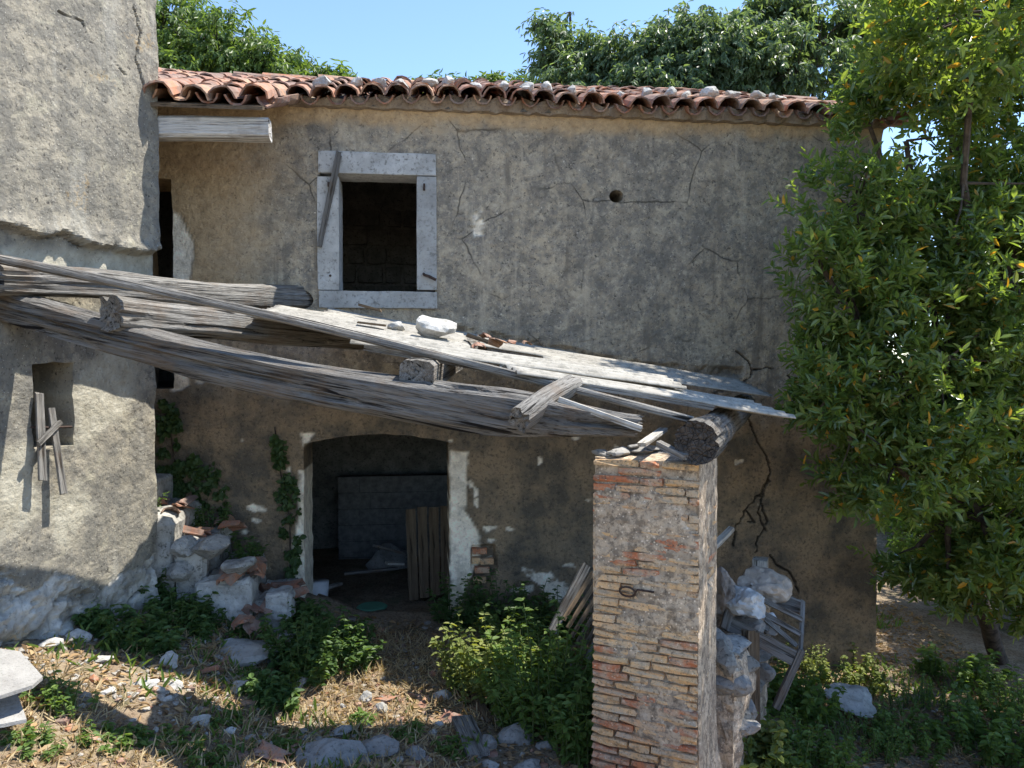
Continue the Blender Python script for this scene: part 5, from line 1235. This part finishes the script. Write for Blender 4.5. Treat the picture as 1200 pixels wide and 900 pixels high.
for i, (u_, v_, r_, h_, n_) in enumerate(((880, 900, 40, 60, 60), (940, 900, 56, 62, 80), (1010, 880, 50, 44, 60), (930, 838, 44, 66, 64), (990, 800, 44, 34, 50), (1080, 830, 44, 40, 44), (1160, 880, 56, 60, 60), (1060, 880, 44, 44, 44), (945, 800, 36, 52, 40), (1120, 790, 44, 44, 36), (1200, 850, 50, 60, 44))):
    wpx(u_, v_, r_, h_, int(n_ * .62), 'nettle' if i % 4 else 'weed_pale', lab[i], 60 + i, .065 - .02 * (i % 3), .045 - .014 * (i % 3), 'weeds by the house corner')
for i, (s_, d_, z_, n_, lb) in enumerate(((step_top[1][1] - .12, -.25, step_top[1][2], 16, 'small weed rooted on the second stair step against the wall'), (step_top[2][1] - .1, -.3, step_top[2][2], 18, 'small weed rooted on the third stair step against the wall'), (step_top[0][1] - .3, -.7, step_top[0][2], 14, 'weed on the highest visible stair step'), (step_top[3][1] + .06, -.55, .2, 26, 'weed standing in front of the lowest stair step'), (step_top[2][1] + .0, -.95, .22, 22, 'weed growing between the facing stones of the stair'), (step_top[0][1] - .25, -.98, .6, 24, 'weed climbing the stair side next to the wing wall'), (step_top[1][1] - .2, -1.0, .42, 26, 'weed hanging over the stair side below the second step'), (step_top[2][1] - .25, -1.02, .25, 26, 'weed at the foot of the stair below the big white facing stone'))):
    p = fw(s_, d_, z_); weed('weed_plant', p, .13, .24, n_, .045, .028, 'weed_dark', lb, 140 + i, 'weeds on the stair', 10, .5, 'plant', 1.0, z_)
# creepers on the house front
def creeper(label, poly, n, seed, stem):
    rg = np.random.default_rng(seed); root = empty('creeper', fpt(*stem[0], -.03)); tag(root, label, 'creeper'); bpy.context.view_layer.update()
    xs = [p[0] for p in poly]; ys = [p[1] for p in poly]; U_ = rg.uniform(min(xs), max(xs), n * 4); V2 = rg.uniform(min(ys), max(ys), n * 4)
    Pn = np.stack([U_ / 22, V2 / 22, np.zeros_like(U_)], -1); ok = (poly_sd(U_, V2, poly) + 7 * fbm(Pn, 1, 3, seed) < 0) & (fbm(Pn, 2.2, 2, seed + 1) > .02); U_, V2 = U_[ok][:n], V2[ok][:n]
    P = np.array([fpt(a, b, -.02 - .07 * rg.random() ** 2) for a, b in zip(U_, V2)]); k = len(P)
    D = rg.normal(0, .6, (k, 3)) + np.array([0, 0, -.5]) + FN * .35; Un = FN + rg.normal(0, .35, (k, 3)); L = rg.uniform(.03, .065, k)
    V_, Q_ = leaves(P, D, Un, L, L * .75, .1, .1); adopt(link('foliage', quads_mesh('foliage', V_, Q_), M['ivy']), root)
    adopt(MB().tube([fpt(a, b, -.025) for a, b in stem], .007, 5).build('stem', M['bark']), root)
creeper('dark creeper covering the wall at the head of the stair', [(188, 470), (205, 480), (215, 520), (245, 545), (268, 570), (262, 600), (225, 590), (205, 610), (186, 600)], 1500, 1, [(215, 610), (205, 540), (196, 480)])
creeper('thin creeper climbing the wall beside the left door jamb', [(318, 500), (328, 510), (336, 545), (350, 590), (352, 640), (344, 680), (328, 660), (332, 600), (322, 550)], 620, 2, [(340, 690), (340, 610), (328, 550), (322, 500)])

# ------------------------------------------------------------------ ground litter (nobody could count it)
def scatter(n, x0, x1, y0, y1, seed, dens=None):
    rg = np.random.default_rng(seed); x = rg.uniform(x0, x1, n); y = rg.uniform(y0, y1, n); k = np.ones(n, bool)
    dx = x - F0[0]; dy = y - F0[1]; dd = dx * FI[0] + dy * FI[1]; ss = dx * FU[0] + dy * FU[1]
    k &= ~((dd > -.02) & (ss < S_R + .02) & (dd < HOUSE_D)); wx = (x - W0[0]) * WN[0] + (y - W0[1]) * WN[1]; k &= wx > .03
    if dens is not None: k &= fbm(np.stack([x, y, np.zeros(n)], -1), dens[0], 3, seed) > dens[1]
    x, y = x[k], y[k]; return np.stack([x, y, gbase(x, y)], -1), rg
P, rg = scatter(26000, -3.6, 4.8, 2.6, 9.5, 1); n = len(P)
D = rg.normal(0, 1, (n, 3)); D[:, 2] = rg.uniform(-.1, .35, n); Un = np.array([0, 0, 1.]) + rg.normal(0, .5, (n, 3)); L = rg.uniform(.025, .07, n)
V_, Q_ = leaves(P + np.array([0, 0, .008]), D, Un, L, L * rg.uniform(.3, .6, n), .2, .2); tag(link('leaf_litter', quads_mesh('leaf_litter', V_, Q_), M['litter']), 'brown dead leaves and bits scattered over the ground', 'litter', None, 'stuff')
P, rg = scatter(60000, -3.6, 3.5, 2.6, 7.5, 2, (1.3, .02)); n = len(P)
D = rg.normal(0, .8, (n, 3)); D[:, 2] = np.abs(D[:, 2]) * .8 + .1; L = rg.uniform(.03, .11, n); V_, Q_ = leaves(P, D, rg.normal(0, 1, (n, 3)), L, np.full(n, .0034), .1, .25)
tag(link('dry_grass', quads_mesh('dry_grass', V_, Q_), M['dry']), 'dry straw coloured grass over the courtyard ground', 'grass', None, 'stuff')
P, rg = scatter(16000, -3.6, 4.5, 2.6, 9.5, 3, (1.0, .12)); n = len(P)
D = rg.normal(0, .5, (n, 3)); D[:, 2] = np.abs(D[:, 2]) + .4; L = rg.uniform(.04, .11, n); V_, Q_ = leaves(P, D, rg.normal(0, 1, (n, 3)), L, L * .22, .1, .25)
tag(link('green_grass', quads_mesh('green_grass', V_, Q_), M['nettle']), 'short green grass in patches on the courtyard ground', 'grass', None, 'stuff')
def pebbles(name, P, r, mat, label, src, rg):
    base = [(np.array([v.co[:] for v in m_.vertices]), np.array([p.vertices[:] for p in m_.polygons])) for m_ in src]; Vs, Fs, o = [], [], 0
    for p, q in zip(P, r):
        bv, bf = base[int(rg.integers(len(base)))]; a = rg.uniform(0, 6.28); c, s_ = math.cos(a), math.sin(a)
        v = bv * (q * np.array([1, rg.uniform(.6, 1), rg.uniform(.4, .8)])); v = np.stack([v[:, 0] * c - v[:, 1] * s_, v[:, 0] * s_ + v[:, 1] * c, v[:, 2]], -1) + p; Vs.append(v); Fs.append(bf + o); o += len(v)
    return tag(link(name, quads_mesh(name, np.concatenate(Vs), np.concatenate(Fs)), M[mat]), label, 'gravel', None, 'stuff')
PEB = [rock_mesh('pebble', 300 + k, 1, 1, 8) for k in range(5)]
P, rg = scatter(2600, -3.4, 3.8, 2.8, 8.5, 4); P2, _ = scatter(900, -3.0, -1.2, 4.4, 6.2, 5); P = np.concatenate([P, P2])
pebbles('gravel', P, np.minimum(rg.exponential(.011, len(P)) + .005, .04), 'gravel', 'loose pale gravel and mortar crumbs over the ground', PEB, rg)
P, rg = scatter(420, -2.6, .8, 3.4, 6.6, 6); pebbles('tile_crumbs', P, np.minimum(rg.exponential(.016, len(P)) + .008, .045), 'chips', 'crumbled red tile bits over the courtyard ground', PEB, rg)
